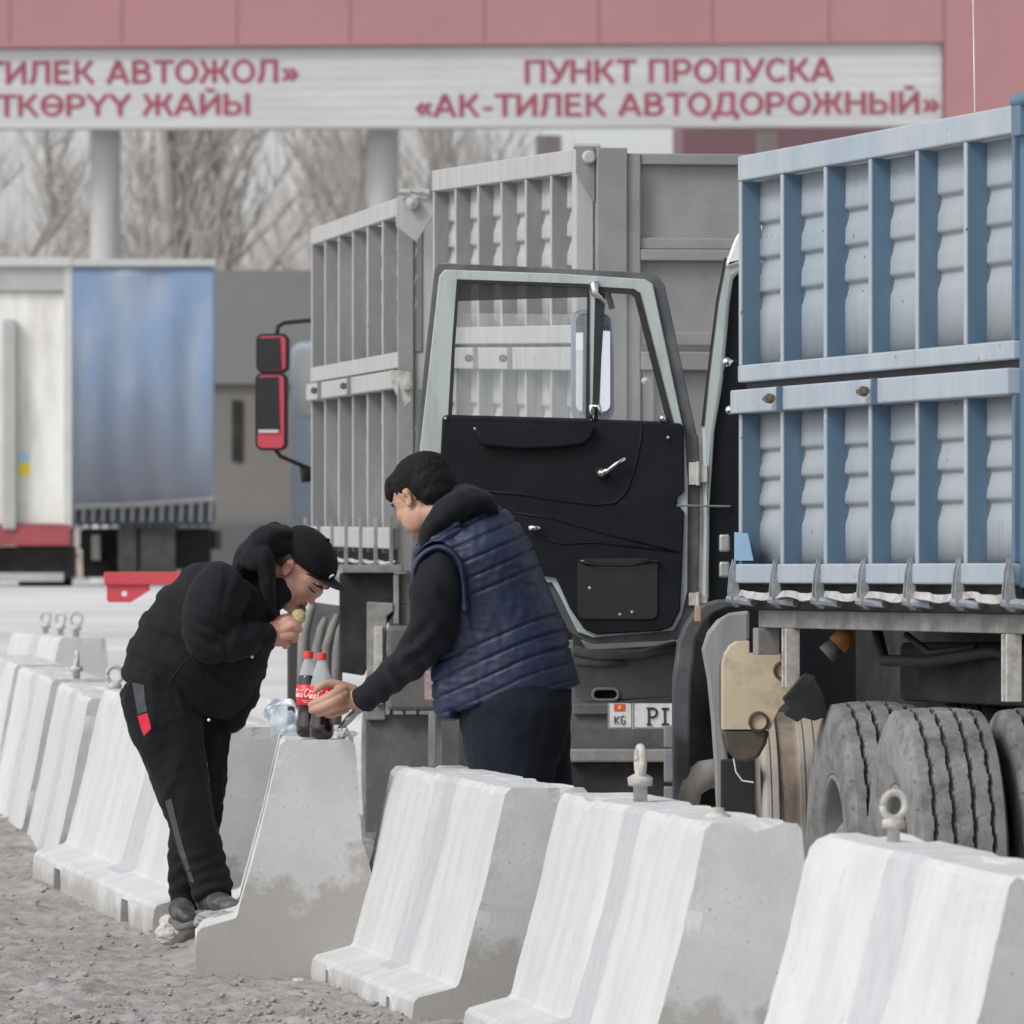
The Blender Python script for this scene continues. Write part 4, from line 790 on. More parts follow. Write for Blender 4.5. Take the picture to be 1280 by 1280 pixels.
# letters as bold strokes: (advance, strokes) on a cap height of 1
GL = {'А': (.80, [[(.04, 0), (.36, 1)], [(.68, 0), (.36, 1)], [(.16, .30), (.56, .30)]]), 'В': (.74, [[(.10, 0), (.10, 1)], [(.10, .93), (.36, .93)] + arc(.36, .74, .17, .19, 90, -90, 6) + [(.10, .55)], [(.10, .50)] + arc(.40, .285, .19, .215, 90, -90, 6) + [(.10, .07)]]),
 'Д': (.86, [[(.04, -.20), (.04, .07), (.78, .07), (.78, -.20)], [(.16, .07), (.24, .55), (.26, .93), (.64, .93), (.64, .07)]]), 'Е': (.68, [[(.10, 0), (.10, 1)], [(.10, .93), (.56, .93)], [(.10, .52), (.52, .52)], [(.10, .07), (.58, .07)]]),
 'Ж': (1.04, [[(.48, 0), (.48, 1)], [(.06, 1), (.24, .54), (.72, .54), (.90, 1)], [(.03, 0), (.26, .50)], [(.93, 0), (.70, .50)]]), 'И': (.78, [[(.10, 1), (.10, 0)], [(.62, 1), (.62, 0)], [(.10, .10), (.62, .90)]]),
 'К': (.74, [[(.10, 0), (.10, 1)], [(.10, .50), (.30, .54), (.60, 1)], [(.30, .54), (.64, 0)]]), 'Л': (.80, [[(.02, .06), (.12, .10), (.18, .40), (.20, .93), (.62, .93), (.62, 0)]]), 'Н': (.78, [[(.10, 0), (.10, 1)], [(.62, 0), (.62, 1)], [(.10, .52), (.62, .52)]]),
 'О': (.84, [arc(.40, .5, .31, .44, 0, 360, 22)]), 'П': (.78, [[(.10, 0), (.10, .93), (.62, .93), (.62, 0)]]), 'Р': (.70, [[(.10, 0), (.10, 1)], [(.10, .93), (.36, .93)] + arc(.38, .68, .19, .25, 90, -90, 6) + [(.10, .43)]]),
 'С': (.78, [arc(.41, .5, .31, .44, 42, 318, 16)]), 'Т': (.68, [[(.33, 0), (.33, .93)], [(.0, .93), (.66, .93)]]), 'У': (.72, [[(.03, 1), (.36, .32)], [(.66, 1), (.34, .20), (.24, .06), (.10, .07)]]), 'Ү': (.74, [[(.03, 1), (.35, .45), (.67, 1)], [(.35, .45), (.35, 0)]]),
 'Ы': (.96, [[(.10, 0), (.10, 1)], [(.10, .55), (.36, .55)] + arc(.38, .31, .18, .24, 90, -90, 6) + [(.10, .07)], [(.80, 0), (.80, 1)]]), '-': (.44, [[(.06, .36), (.36, .36)]]), '«': (.60, [[(.26, .62), (.08, .36), (.26, .10)], [(.50, .62), (.32, .36), (.50, .10)]]),
 '»': (.60, [[(.08, .62), (.26, .36), (.08, .10)], [(.32, .62), (.50, .36), (.32, .10)]]), ' ': (.36, [])}
GL['Ө'] = (.84, GL['О'][1] + [[(.12, .5), (.68, .5)]]); GL['Й'] = (.78, GL['И'][1] + [arc(.36, 1.26, .14, .13, 200, 340, 6)])
def word(txt, xl, xr, yt, yb_, slope=-.0068):
    adv = sum(GL[ch][0] for ch in txt) - .1; sx = (xr - xl) / adv; sy = yb_ - yt; m = MB(); x = 0; hw = .078; q_ = 0
    for ch in txt:
        w_, st = GL[ch]
        for s_ in st:
            n_ = len(s_); closed = abs(s_[0][0] - s_[-1][0]) + abs(s_[0][1] - s_[-1][1]) < 1e-6; q_ += 1; vs_ = []
            for i in range(n_):
                p0 = s_[i - 1] if i else (s_[-2] if closed else s_[0]); p1 = s_[i + 1] if i < n_ - 1 else (s_[1] if closed else s_[-1])
                d0 = Vector((s_[i][0] - p0[0], s_[i][1] - p0[1])); d1 = Vector((p1[0] - s_[i][0], p1[1] - s_[i][1])); d0 = d0.normalized() if d0.length else d1.normalized(); d1 = d1.normalized() if d1.length else d0
                t = (d0 + d1).normalized(); k = hw / max(.5, t.dot(d0)); nn_ = Vector((-t.y, t.x)) * k
                for sg in (1, -1):
                    ux, uy = s_[i][0] + nn_.x * sg, s_[i][1] + nn_.y * sg
                    px_ = xl + (x + ux) * sx; vs_.append(P(px_, yb_ - uy * sy + (px_ - xl) * slope, YC, .112 - (q_ % 4) * .0012))
            m.add(vs_, [(2 * i, 2 * i + 2, 2 * i + 3, 2 * i + 1) for i in range(n_ - 1)])
        x += w_
    return m.build('lettering', M_let, bd)
word('«АК-ТИЛЕК АВТОЖОЛ»', -118, 370, 77, 106)
word('ӨТКӨРҮҮ ЖАЙЫ', -37, 311, 118, 145.5)
word('ПУНКТ ПРОПУСКА', 655, 1041, 74.5, 104)
word('«АК-ТИЛЕК АВТОДОРОЖНЫЙ»', 519, 1172, 117.5, 146)
M_pil = mat('pillar_grey', (.46, .455, .44), .8, var=.08, vscale=1)
for x0_, x1_, dd in ((109, 147, 0), (459, 497, 0), (670, 704, 3), (706, 728, 12), (953, 980, 2), (1235, 1273, 0)):
    p0, p1 = P(x0_, 0, YC, .6 + dd), P(x1_, 0, YC, .6 + dd); cx = (p0.x + p1.x) / 2
    m = MB(); m.lathe(FR((cx, p0.y + .3, 1.0), (1, 0, 0), (0, 1, 0)), [((p1.x - p0.x) / 2, 0), ((p1.x - p0.x) / 2, P(0, 152, YC).z - 1.0)], 32); m.build('pillar', M_pil, GT, smooth=True)
BTH = thing('customs_block', P(1000, 733, 84), 'dark maroon block behind the gate at the right', 'building')
pbx('wall', mat('maroon_wall', (.20, .115, .13), .8, var=.06, vscale=.5), BTH, 84, 853, 1500, 120, 740, 0, 8); pbx('parapet', M_seam, BTH, 84, 848, 1505, 112, 119.5, -.2, 8.2)

# ---- bare trees beyond the gate
M_bark = [mat('pale_grey_bark', (.40, .375, .35), .9, var=.2, vscale=2), mat('brown_twigs', (.37, .34, .315), .9, var=.25, vscale=2), mat('tan_twigs', (.48, .42, .37), .9, var=.2, vscale=2)]  # bark and twigs lightened, distance haze put into their colour
def tree(x, y, hgt, seed, mk, label, spread=.55, n1=26, trunk=.16):
    rd = random.Random(seed); base = Vector((x, y, gz(y) - .1))
    T = thing('bare_tree', base, label, 'tree', 'bare trees beyond the gate')
    tr = MB(); cr = MB()
    tp = [base + Vector((rd.uniform(-.1, .1) * i, rd.uniform(-.1, .1) * i, hgt * .88 * i / 7)) for i in range(8)]
    tr.tube(tp, [trunk * (1 - i / 8.2) for i in range(8)], 8)
    def br(p, d, L, r, lv):
        q_ = [p]; dd = Vector(d)
        for k in range(3):
            dd = (dd + Vector((rd.uniform(-.18, .18), rd.uniform(-.18, .18), rd.uniform(-.02, .22)))).normalized(); q_.append(q_[-1] + dd * L / 3)
        (tr if lv == 0 else cr).tube(q_, [r, r * .75, r * .5, r * .2], 4 if lv == 0 else 3, cap=False)
        if lv < 2:
            for k in range((8, 7)[lv]):
                f_ = rd.uniform(.15, 1); i = min(2, int(f_ * 3)); pp = q_[i].lerp(q_[i + 1], f_ * 3 - i)
                a_ = rd.uniform(0, 6.28); side = Vector((math.cos(a_), math.sin(a_), rd.uniform(.1, .9)))
                br(pp, (dd * .9 + side * rd.uniform(.5, .95)).normalized(), L * rd.uniform(.38, .6), r * .45, lv + 1)
    for k in range(n1):
        f_ = .06 + .9 * k / n1; i = min(6, int(f_ * 7)); pp = tp[i].lerp(tp[i + 1], f_ * 7 - i); a_ = rd.uniform(0, 6.28)
        br(pp, Vector((math.cos(a_) * spread, math.sin(a_) * spread, rd.uniform(.6, 1.1))).normalized(), hgt * (.30 - .18 * f_) * rd.uniform(.8, 1.2), trunk * .35 * (1 - .6 * f_), 0)
    tr.build('trunk', M_bark[0] if mk != 1 else M_bark[1], T); cr.build('crown', M_bark[mk], T)
tl = [(30, 135, 10, 1, 'dense grey bare tree at the far left behind the white trailer', .9, 30), (-60, 128, 9, 1, 'bare tree cut by the left picture edge', .9, 26), (85, 150, 8, 0, 'bushy bare tree just left of the leftmost gate pillar', .9, 28),
      (185, 140, 13, 0, 'slim bare poplar right of the leftmost gate pillar', .35, 26), (232, 132, 15, 0, 'thick trunked bare poplar under the word on the left half of the sign', .3, 30), (248, 165, 12, 1, 'dark stemmed tree close behind the thick poplar', .4, 24),
      (300, 150, 11, 2, 'tan twigged bare tree left of the grey truck', .6, 26), (352, 145, 9, 2, 'wide tan bare tree above the grey truck\'s front corner', .9, 26), (405, 160, 13, 0, 'pale bare tree left of the second gate pillar', .5, 26),
      (440, 138, 14, 0, 'bare poplar touching the second gate pillar on its left', .3, 26), (530, 142, 14, 0, 'bare poplar right of the second gate pillar', .35, 26), (585, 160, 12, 0, 'fine twigged bare tree above the grey trailer', .5, 24), (632, 150, 9, 0, 'short bare tree at the right end of the row', .6, 22)]
for i, (px_, y_, h_, mk, lb, spd, n1_) in enumerate(tl):
    y_ = 143 + (y_ - 128) * .9; tree((px_ - 640) * y_ / FP, y_, h_, i + 3, mk, lb, spd, n1_, .16 if i != 4 else .26)
# brush at the trees' feet
m = MB(); rd = random.Random(5)
for i in range(900):
    y_ = rd.uniform(150, 185); x = rd.uniform(-11, .5); z = gz(y_); h_ = rd.uniform(.8, 2.9) * (.7 + .5 * noise.noise(Vector((x * .5, 1, 1))))
    d = Vector((rd.uniform(-.35, .35), rd.uniform(-.2, .2), 1)); a_ = Vector((x, y_, z)); m.tube([a_, a_ + d * h_ * .5, a_ + Vector((d.x * 1.5, d.y, 1)) * h_], [.03, .02, .004], 3, cap=False)
tag(m.build('brush', M_bark[2]), kind='stuff')

# ================================================================== people
def cat_rom(a, t):
    n = len(a); i = min(int(t), n - 2); f = t - i
    p0, p1, p2, p3 = a[max(i - 1, 0)], a[i], a[i + 1], a[min(i + 2, n - 1)]
    return .5 * ((2 * p1) + (-p0 + p2) * f + (2 * p0 - 5 * p1 + 4 * p2 - p3) * f * f + (-p0 + 3 * p1 - 3 * p2 + p3) * f ** 3)
def loft(nodes, sub=4, n=20, ex=2.0, capk=.55, B0=(0, 1, 0)):
    """nodes: (center Vector, half width across, half thickness along depth). closed elliptic tube"""
    a = np.array([(*c, w_, t_) for c, w_, t_ in nodes], float); k = len(a)
    st = [cat_rom(a, i / sub) for i in range((k - 1) * sub + 1)]
    cs = np.array([s_[:3] for s_ in st]); rows = []
    frs = []
    for i in range(len(st)):
        t = cs[min(i + 1, len(st) - 1)] - cs[max(i - 1, 0)]; t = t / np.linalg.norm(t)
        b = np.array(B0, float); b = b - t * b.dot(t); b /= np.linalg.norm(b); nn = np.cross(b, t); frs.append((t, b, nn))
    def ring(c, fr_, w_, t_):
        out = []
        for j in range(n):
            an = 2 * math.pi * j / n; ca, sa = math.cos(an), math.sin(an)
            ca = math.copysign(abs(ca) ** (2 / ex), ca); sa = math.copysign(abs(sa) ** (2 / ex), sa)
            out.append(c + fr_[2] * w_ * ca + fr_[1] * t_ * sa)
        return out
    s0, s1 = st[0], st[-1]
    r0, r1 = min(s0[3], s0[4]) * capk, min(s1[3], s1[4]) * capk
    for q_ in (1, .8, .45): rows.append(ring(cs[0] - frs[0][0] * r0 * q_, frs[0], s0[3] * max(.05, math.sqrt(1 - q_ * q_)), s0[4] * max(.05, math.sqrt(1 - q_ * q_))))
    for i in range(len(st)): rows.append(ring(cs[i], frs[i], st[i][3], st[i][4]))
    for q_ in (.45, .8, 1): rows.append(ring(cs[-1] + frs[-1][0] * r1 * q_, frs[-1], s1[3] * max(.05, math.sqrt(1 - q_ * q_)), s1[4] * max(.05, math.sqrt(1 - q_ * q_))))
    v = [p for r_ in rows for p in r_]; m_ = len(rows)
    f = [(i * n + j, i * n + (j + 1) % n, (i + 1) * n + (j + 1) % n, (i + 1) * n + j) for i in range(m_ - 1) for j in range(n)]
    f += [tuple(range(n - 1, -1, -1)), tuple((m_ - 1) * n + j for j in range(n))]
    return v, f
def ell(c, r, axes=None, seg=20):
    """ellipsoid; axes = 3 unit vectors"""
    A = axes or (Vector((1, 0, 0)), Vector((0, 1, 0)), Vector((0, 0, 1)))
    v = []; rn = seg // 2
    for i in range(rn + 1):
        th = math.pi * (i + .0001) / (rn + .0002)
        for j in range(seg):
            ph = 2 * math.pi * j / seg
            v.append(np.array(Vector(c) + A[0] * r[0] * math.sin(th) * math.cos(ph) + A[1] * r[1] * math.sin(th) * math.sin(ph) + A[2] * r[2] * math.cos(th)))
    f = [(i * seg + j, i * seg + (j + 1) % seg, (i + 1) * seg + (j + 1) % seg, (i + 1) * seg + j) for i in range(rn) for j in range(seg)]
    f += [tuple(range(seg - 1, -1, -1)), tuple(rn * seg + j for j in range(seg))]
    return v, f
def fuse(parts, voxel=.01, smooth=4, disp=None, sfac=.5):
    """voxel union of closed shapes -> one continuous skin (numpy verts, faces)"""
    V, Fa, k = [], [], 0
    for v, f in parts:
        V += [tuple(p) for p in v]; Fa += [[i + k for i in q_] for q_ in f]; k += len(v)
    me = bpy.data.meshes.new('tmp'); me.from_pydata(V, [], Fa)
    b = bmesh.new(); b.from_mesh(me); bmesh.ops.recalc_face_normals(b, faces=b.faces); b.to_mesh(me); b.free()
    o = bpy.data.objects.new('tmp', me); col.objects.link(o)
    r = o.modifiers.new('r', 'REMESH'); r.mode = 'VOXEL'; r.voxel_size = voxel
    if smooth: s_ = o.modifiers.new('s', 'SMOOTH'); s_.iterations = smooth; s_.factor = sfac
    dg = bpy.context.evaluated_depsgraph_get(); m2 = bpy.data.meshes.new_from_object(o.evaluated_get(dg))
    n = len(m2.vertices); co = np.empty(n * 3); m2.vertices.foreach_get('co', co); co = co.reshape(-1, 3)
    no = np.empty(n * 3); m2.vertex_normals.foreach_get('vector', no); no = no.reshape(-1, 3)
    fs = [tuple(p.vertices) for p in m2.polygons]
    bpy.data.objects.remove(o); bpy.data.meshes.remove(me); bpy.data.meshes.remove(m2)
    if disp: co = co + no * np.array([disp(c, n_) for c, n_ in zip(co, no)])[:, None]
    return co, fs
def join(*ms):
    V, Fa, k = [], [], 0
    for v, f in ms: V.append(np.asarray(v)); Fa += [tuple(i + k for i in q_) for q_ in f]; k += len(v)
    return np.vstack(V), Fa
def nz(c, s, o=0.): return noise.noise(Vector((c[0] * s + o, c[1] * s, c[2] * s)))
def rg(c, s, o=0.): return 1 - abs(noise.noise(Vector((c[0] * s + o, c[1] * s + o, c[2] * s)))) * 2
def pxof(c): return 640 + FP * c[0] / c[1], HY - FP * (c[2] - CZ) / c[1]
def inpoly(x, y, p):
    r_ = False; n = len(p)
    for i in range(n):
        x1, y1 = p[i]; x2, y2 = p[(i + 1) % n]
        if (y1 > y) != (y2 > y) and x < (x2 - x1) * (y - y1) / (y2 - y1) + x1: r_ = not r_
    return r_
def skinmat(name, c, red):
    m = mat(name, c, .5, var=.1, vscale=25, bump=.08, bscale=300, dirt=red, dscale=9, damt=.35); b = m.node_tree.nodes['Principled BSDF']
    b.inputs['Subsurface Weight'].default_value = .12; b.inputs['Subsurface Radius'].default_value = (.01, .004, .002); b.inputs['Subsurface Scale'].default_value = 1; return m
M_skin1 = skinmat('skin', (.60, .34, .255), (.56, .22, .17)); M_skin2 = skinmat('skin_tan', (.44, .26, .18), (.42, .21, .15))
M_hair = mat('black_hair', (.010, .009, .0085), .75, var=.5, vscale=60, bump=.4, bscale=150, spec=.2); M_hairs = mat('shaved_hair', (.11, .08, .065), .8, var=.3, vscale=80)
M_brow = mat('brow', (.03, .022, .018), .8); M_lip = mat('lip', (.42, .16, .13), .45); M_mouth = mat('mouth_inside', (.06, .015, .015), .5); M_lid2 = mat('eyelid_crease', (.36, .19, .14), .6); M_eyed = mat('eye_lashes', (.03, .02, .018), .6)
def cloth(name, c, rough=.85, **k): 
    m = mat(name, c, rough, var=.18, vscale=14, bump=.25, bscale=420, spec=.25, **k); m.node_tree.nodes['Principled BSDF'].inputs['Sheen Weight'].default_value = .03; return m
M_blackv = cloth('black_vest_cloth', (.007, .0075, .009)); M_blackh = cloth('black_hoodie_cloth', (.009, .0095, .012)); M_pants = cloth('black_tracksuit', (.006, .0065, .008))
M_pgrey = cloth('grey_insert', (.07, .072, .08)); M_pred = cloth('red_insert', (.62, .03, .06)); M_cap = cloth('black_cap_cloth', (.006, .006, .007)); 
M_navyp = cloth('navy_trousers', (.007, .009, .017)); M_hood2 = cloth('black_knit', (.008, .009, .013)); M_navy = mat('navy_quilt', (.013, .021, .056), .5, var=.2, vscale=9, bump=.2, bscale=260, spec=.5)
M_shoe = mat('dusty_black_shoe', (.035, .036, .04), .6, var=.3, dirt=(.16, .155, .15), dscale=14, damt=.4); M_sole = mat('dusty_sole', (.13, .13, .125), .85, var=.2)

class Head:
    def __init__(s, cpx, sc, size, yaw, pitch, roll=0., d=0.):
        """yaw: 0 looks to +X; pitch>0 looks down. size scales a life-size head"""
        f = Vector((math.cos(yaw) * math.cos(pitch), math.sin(yaw) * math.cos(pitch), -math.sin(pitch)))
        l = Vector((-math.sin(yaw), math.cos(yaw), 0)); u = l.cross(f) * -1
        if u.z < 0: u = -u
        u = f.cross(l)
        s.f, s.l, s.u = f, l, u; s.k = size
        if roll:
            Rm = Matrix.Rotation(roll, 3, f); s.l = Rm @ l; s.u = Rm @ u
        s.c = P(*cpx, sc, d)
    def p(s, f, l, u): return s.c + (s.f * f + s.l * l + s.u * u) * s.k
    def e(s, f, l, u, rf, rl, ru, seg=20, tilt=0.):
        ax = (s.f, s.l, s.u)
        if tilt: Rm = Matrix.Rotation(tilt, 3, s.l); ax = tuple(Rm @ a for a in ax)
        return ell(s.p(f, l, u), (rf * s.k, rl * s.k, ru * s.k), ax, seg)
    def skin(s, neck_to, neck_r=.058, mouth=0.):
        # origin between the ears at eye height; life-size metres
        E = [s.e(-.012, 0, .038, .098, .078, .082), s.e(.035, 0, .012, .062, .066, .075), s.e(.040, 0, -.045, .050, .052, .055),
             s.e(.062, 0, -.078 - mouth, .026, .034, .024), s.e(.022, .046, -.052, .050, .024, .044), s.e(.022, -.046, -.052, .050, .024, .044),
             s.e(.050, .036, -.022, .036, .028, .034), s.e(.050, -.036, -.022, .036, .028, .034), s.e(.080, 0, .030, .018, .048, .012),
             s.e(.092, 0, -.008, .013, .009, .030, tilt=.25), s.e(.101, 0, -.028, .013, .011, .010), s.e(.092, .012, -.031, .011, .009, .008), s.e(.092, -.012, -.031, .011, .009, .008),
             s.e(.080, 0, -.055, .018, .028, .020), s.e(.078, 0, -.068 - mouth, .014, .024, .012)]
        for sg in (1, -1):
            E += [s.e(-.008, .078 * sg, -.002, .016, .006, .029, tilt=-.2), s.e(.000, .077 * sg, -.018, .010, .007, .012), s.e(-.010, .084 * sg, .012, .014, .006, .014)]
        nb = s.p(-.02, 0, -.05); nt_ = Vector(neck_to)
        E.append(loft([(np.array(nb), neck_r * s.k, neck_r * s.k), (np.array(nb.lerp(nt_, .5)), neck_r * s.k * 1.02, neck_r * s.k * 1.02), (np.array(nt_), neck_r * s.k * 1.15, neck_r * s.k * 1.15)], B0=s.l))
        v, f = fuse(E, .0033 * s.k, 9)
        # eye sockets and ear hollow
        out = []
        for c in v:
            r_ = Vector(c) - s.c; a, b_, q_ = r_.dot(s.f) / s.k, r_.dot(s.l) / s.k, r_.dot(s.u) / s.k
            dpt = 0
            for sg in (1, -1):
                dpt += .010 * math.exp(-(((b_ - .032 * sg) / .016) ** 2 + ((q_ - .010) / .010) ** 2)) * (a > .03)
            n_ = -np.array(s.f) * dpt * s.k
            for sg in (1, -1):
                h_ = .010 * math.exp(-(((a + .001) / .009) ** 2 + ((q_ - .0) / .014) ** 2)) * (b_ * sg > .076); n_ = n_ - np.array(s.l) * sg * h_ * s.k
            out.append(c + n_)
        return np.array(out), f
    def bits(s, par, V, Fc, mouth_open=False):
        from mathutils.bvhtree import BVHTree
        bv_ = BVHTree.FromPolygons([tuple(v) for v in V], [tuple(int(q) for q in f) for f in Fc])
        def line(pts, rad, lift, name, mt, cut=0.):
            a_ = np.array([(*p_, 0) for p_ in pts], float); n_ = (len(pts) - 1) * 5; out = []
            for i in range(n_ + 1):
                c_ = cat_rom(a_, i / 5); o_ = s.p(.3, c_[0], c_[1]); h, _, _, _ = bv_.ray_cast(o_, -s.f)
                out.append((h if h else s.p(.06, c_[0], c_[1])) + s.f * lift * s.k)
            m = MB(); m.tube(out, [rad * s.k * (.35 + .65 * math.sin(math.pi * (.08 + .84 * i / n_))) for i in range(n_ + 1)], 8); m.build(name, mt, par, smooth=True)
        for sg in (1, -1):
            line([(.014 * sg, .024), (.030 * sg, .031), (.050 * sg, .024)], .0042, .0005, 'eyebrow', M_brow)
            line([(.016 * sg, .003), (.030 * sg, .0015), (.045 * sg, .006)], .0030, .0003, 'eye', M_eyed)
            line([(.016 * sg, .010), (.031 * sg, .012), (.046 * sg, .010)], .0014, .0002, 'eyelid', M_lid2)
        if mouth_open:
            line([(-.020, -.058), (0, -.060), (.020, -.058)], .0075, -.002, 'mouth', M_mouth)
            line([(-.024, -.052), (-.008, -.0485), (.008, -.0485), (.024, -.052)], .0045, 0, 'lip', M_lip); line([(-.022, -.066), (0, -.072), (.022, -.066)], .0050, 0, 'lip', M_lip)
        else:
            line([(-.022, -.055), (-.008, -.053), (.008, -.053), (.022, -.055)], .0036, 0, 'lip', M_lip); line([(-.020, -.061), (0, -.063), (.020, -.061)], .0045, -.001, 'lip', M_lip)

def hand(palm, fingers, voxel=.003, sm=2):
    """palm: loft nodes; fingers: list of (points, radii)"""
    E = [loft(palm, B0=(0, 1, 0))]
    for pts, r in fingers: E.append(loft([(np.array(p), r_, r_) for p, r_ in zip(pts, r)], sub=3, n=12, capk=.9))
    return fuse(E, voxel, sm)

# ---------------------------------------------------------------- man in black, bending over the barrier and eating
S1 = 326.; Y1 = FP / S1
def Q(x, y, d=0.): return PP(x, y, Y1 + d)
def nd(x, y, d, w_, t_): return (np.array(Q(x, y, d)), w_ / S1, t_)
base1 = Q(240, 1150, 0); 
M1 = thing('person', base1, 'man in black cap, black hoodie vest and tracksuit, bent over and biting into a bun', 'person', 'two men eating at the barrier')
H1 = Head((374, 711), S1, 1.29, R(-20), R(52), 0, -.02)
head1 = H1.skin(Q(322, 722, 0), .062, mouth=.010)
# underlying figure
trunk = loft([nd(212, 875, 0, 46, .16), nd(230, 838, 0, 55, .17), nd(262, 790, 0, 50, .17), nd(290, 755, 0, 38, .16), nd(312, 730, 0, 24, .10), nd(326, 720, 0, 22, .08)])
legA = loft([nd(206, 885, -.10, 32, .09), nd(222, 950, -.12, 36, .105), nd(240, 1015, -.13, 27, .085), nd(252, 1070, -.13, 21, .07), nd(262, 1125, -.13, 13, .045)])
legB = loft([nd(236, 885, .10, 32, .09), nd(246, 950, .12, 32, .10), nd(248, 1005, .11, 25, .08), nd(236, 1070, .10, 20, .065), nd(227, 1142, .09, 12, .045)])
armA = loft([nd(282, 748, -.17, 15, .05), nd(263, 770, -.26, 20, .06), nd(256, 802, -.28, 19, .06), nd(296, 799, -.23, 15, .05), nd(336, 794, -.15, 11, .034)])
armB = loft([nd(300, 752, .17, 18, .06), nd(296, 800, .26, 22, .065), nd(288, 835, .22, 16, .05), nd(280, 862, .15, 12, .04), nd(272, 882, .10, 9, .03)])
skel = fuse([trunk, legA, legB, armA, armB], .012, 3)
def q1(*p): return [Q(*a) for a in p]
hA = hand([nd(330, 794, -.155, 12, .034), nd(341, 792, -.15, 15, .037), nd(352, 790, -.145, 15, .034), nd(357, 789, -.14, 12, .028)],
          [(q1((350, 783, -.15), (358, 776, -.155), (366, 778, -.15), (373, 782, -.14)), (.021, .019, .017, .0135)),
           (q1((354, 788, -.165), (364, 782, -.17), (371, 785, -.16), (375, 787, -.145)), (.021, .019, .017, .013)),
           (q1((352, 796, -.165), (363, 794, -.165), (369, 796, -.15), (367, 800, -.14)), (.021, .019, .017, .013)),
           (q1((347, 802, -.155), (356, 803, -.15), (359, 806, -.14), (356, 808, -.135)), (.020, .017, .015, .012)),
           (q1((342, 785, -.12), (352, 775, -.11), (362, 773, -.115), (372, 777, -.125)), (.022, .020, .018, .015))])
hB = hand([nd(272, 880, .10, 9, .03), nd(268, 888, .10, 10, .03), nd(266, 893, .10, 10, .026)],
          [(q1((262 + i * 3, 893, .08 + .01 * i), (259 + i * 3, 901, .08 + .01 * i), (258 + i * 3, 907, .08 + .01 * i)), (.013, .011, .009)) for i in range(4)] + [(q1((272, 886, .08), (275, 894, .08), (273, 900, .08)), (.014, .012, .010))], .005)
bv, bf = join(head1, skel, hA, hB)
body1 = mkobj('body', bv, bf, M_skin1, M1, smooth=True, fix=False)
H1.bits(M1, *head1, True)
# trousers
def wr(a1, a2, s1=7., s2=19.):
    def d(c, n_): return a1 * (rg(c * np.array([1, .6, 1.6]), s1) - .5) + a2 * (rg(c * np.array([1.3, .6, 1.]), s2, 4.) - .5)
    return d
pA = loft([nd(196, 858, -.07, 46, .17), nd(205, 895, -.11, 48, .155), nd(220, 950, -.13, 39, .13), nd(234, 1000, -.14, 33, .12), nd(245, 1040, -.14, 28, .11), nd(256, 1080, -.14, 26, .10), nd(263, 1106, -.14, 26, .10), nd(266, 1122, -.15, 25, .095)], capk=.15)
pB = loft([nd(225, 858, .08, 52, .17), nd(245, 900, .12, 46, .15), nd(249, 950, .12, 36, .13), nd(250, 990, .11, 31, .12), nd(243, 1040, .10, 30, .11), nd(232, 1090, .09, 23, .10), nd(230, 1140, .09, 17, .09)], capk=.15)
def dP(c, n_):
    x, y = pxof(c)
    cu = .0035 * math.sin(y * .30 + x * .12 + nz(c, 6) * 6) * (1 if 1060 < y < 1120 else .25) + .006 * (rg(c * np.array([1.2, 1, .6]), 6) - .5) * 2
    return cu + .004 * nz(c, 30)
tv, tf = fuse([pA, pB, loft([nd(205, 850, 0, 50, .20), nd(228, 880, 0, 56, .20)])], .008, 4, dP)
g1 = [(164, 852), (181, 855), (183, 888), (171, 892), (167, 870)]; r1 = [(171, 893), (184, 889), (190, 912), (181, 921), (174, 908)]
g2 = [(205, 1001), (213, 998), (222, 1030), (232, 1070), (244, 1104), (238, 1105), (226, 1078), (214, 1040)]
from mathutils.bvhtree import BVHTree
def applique(V, Fc, left, right, mt, name, par, na=24, nb=8, lift=.003):
    bv_ = BVHTree.FromPolygons([tuple(v) for v in V], Fc); L_, R_ = np.array(left, float), np.array(right, float); o_ = Vector((0, 0, CZ)); vs_, fs_ = [], []
    for i in range(na + 1):
        t = i / na; l_ = cat_rom(L_, t * (len(L_) - 1)) if len(L_) > 2 else L_[0] * (1 - t) + L_[1] * t; r_ = cat_rom(R_, t * (len(R_) - 1)) if len(R_) > 2 else R_[0] * (1 - t) + R_[1] * t
        for j in range(nb + 1):
            x, y = l_ * (1 - j / nb) + r_ * j / nb; d = (P(x, y, 330) - o_).normalized(); h, n_, _, _ = bv_.ray_cast(o_, d)
            vs_.append(h - d * lift if h else (vs_[-1] if vs_ else P(x, y, 330)))
    for i in range(na):
        for j in range(nb): k = i * (nb + 1) + j; fs_.append((k, k + 1, k + nb + 2, k + nb + 1))
    return mkobj(name, vs_, fs_, mt, par, smooth=True)
mi = []
for f in tf:
    c = tv[list(f)].mean(0); x, y = pxof(c); k = 0
    if c[1] < Y1 + .02:
        pass
    mi.append(k)
tro = mkobj('trousers', tv, tf, M_pants, M1, smooth=True, fix=False)
applique(tv, tf, [(165, 853), (168, 870), (172, 893)], [(180, 856), (181, 872), (184, 889)], M_pgrey, 'grey_insert', tro)
applique(tv, tf, [(172, 895), (176, 910), (180, 920)], [(184, 891), (187, 902), (189, 911)], M_pred, 'red_insert', tro)
applique(tv, tf, [(206, 1001), (214, 1030), (224, 1065), (238, 1102)], [(214, 998), (221, 1028), (230, 1062), (243, 1104)], M_pgrey, 'grey_insert', tro)
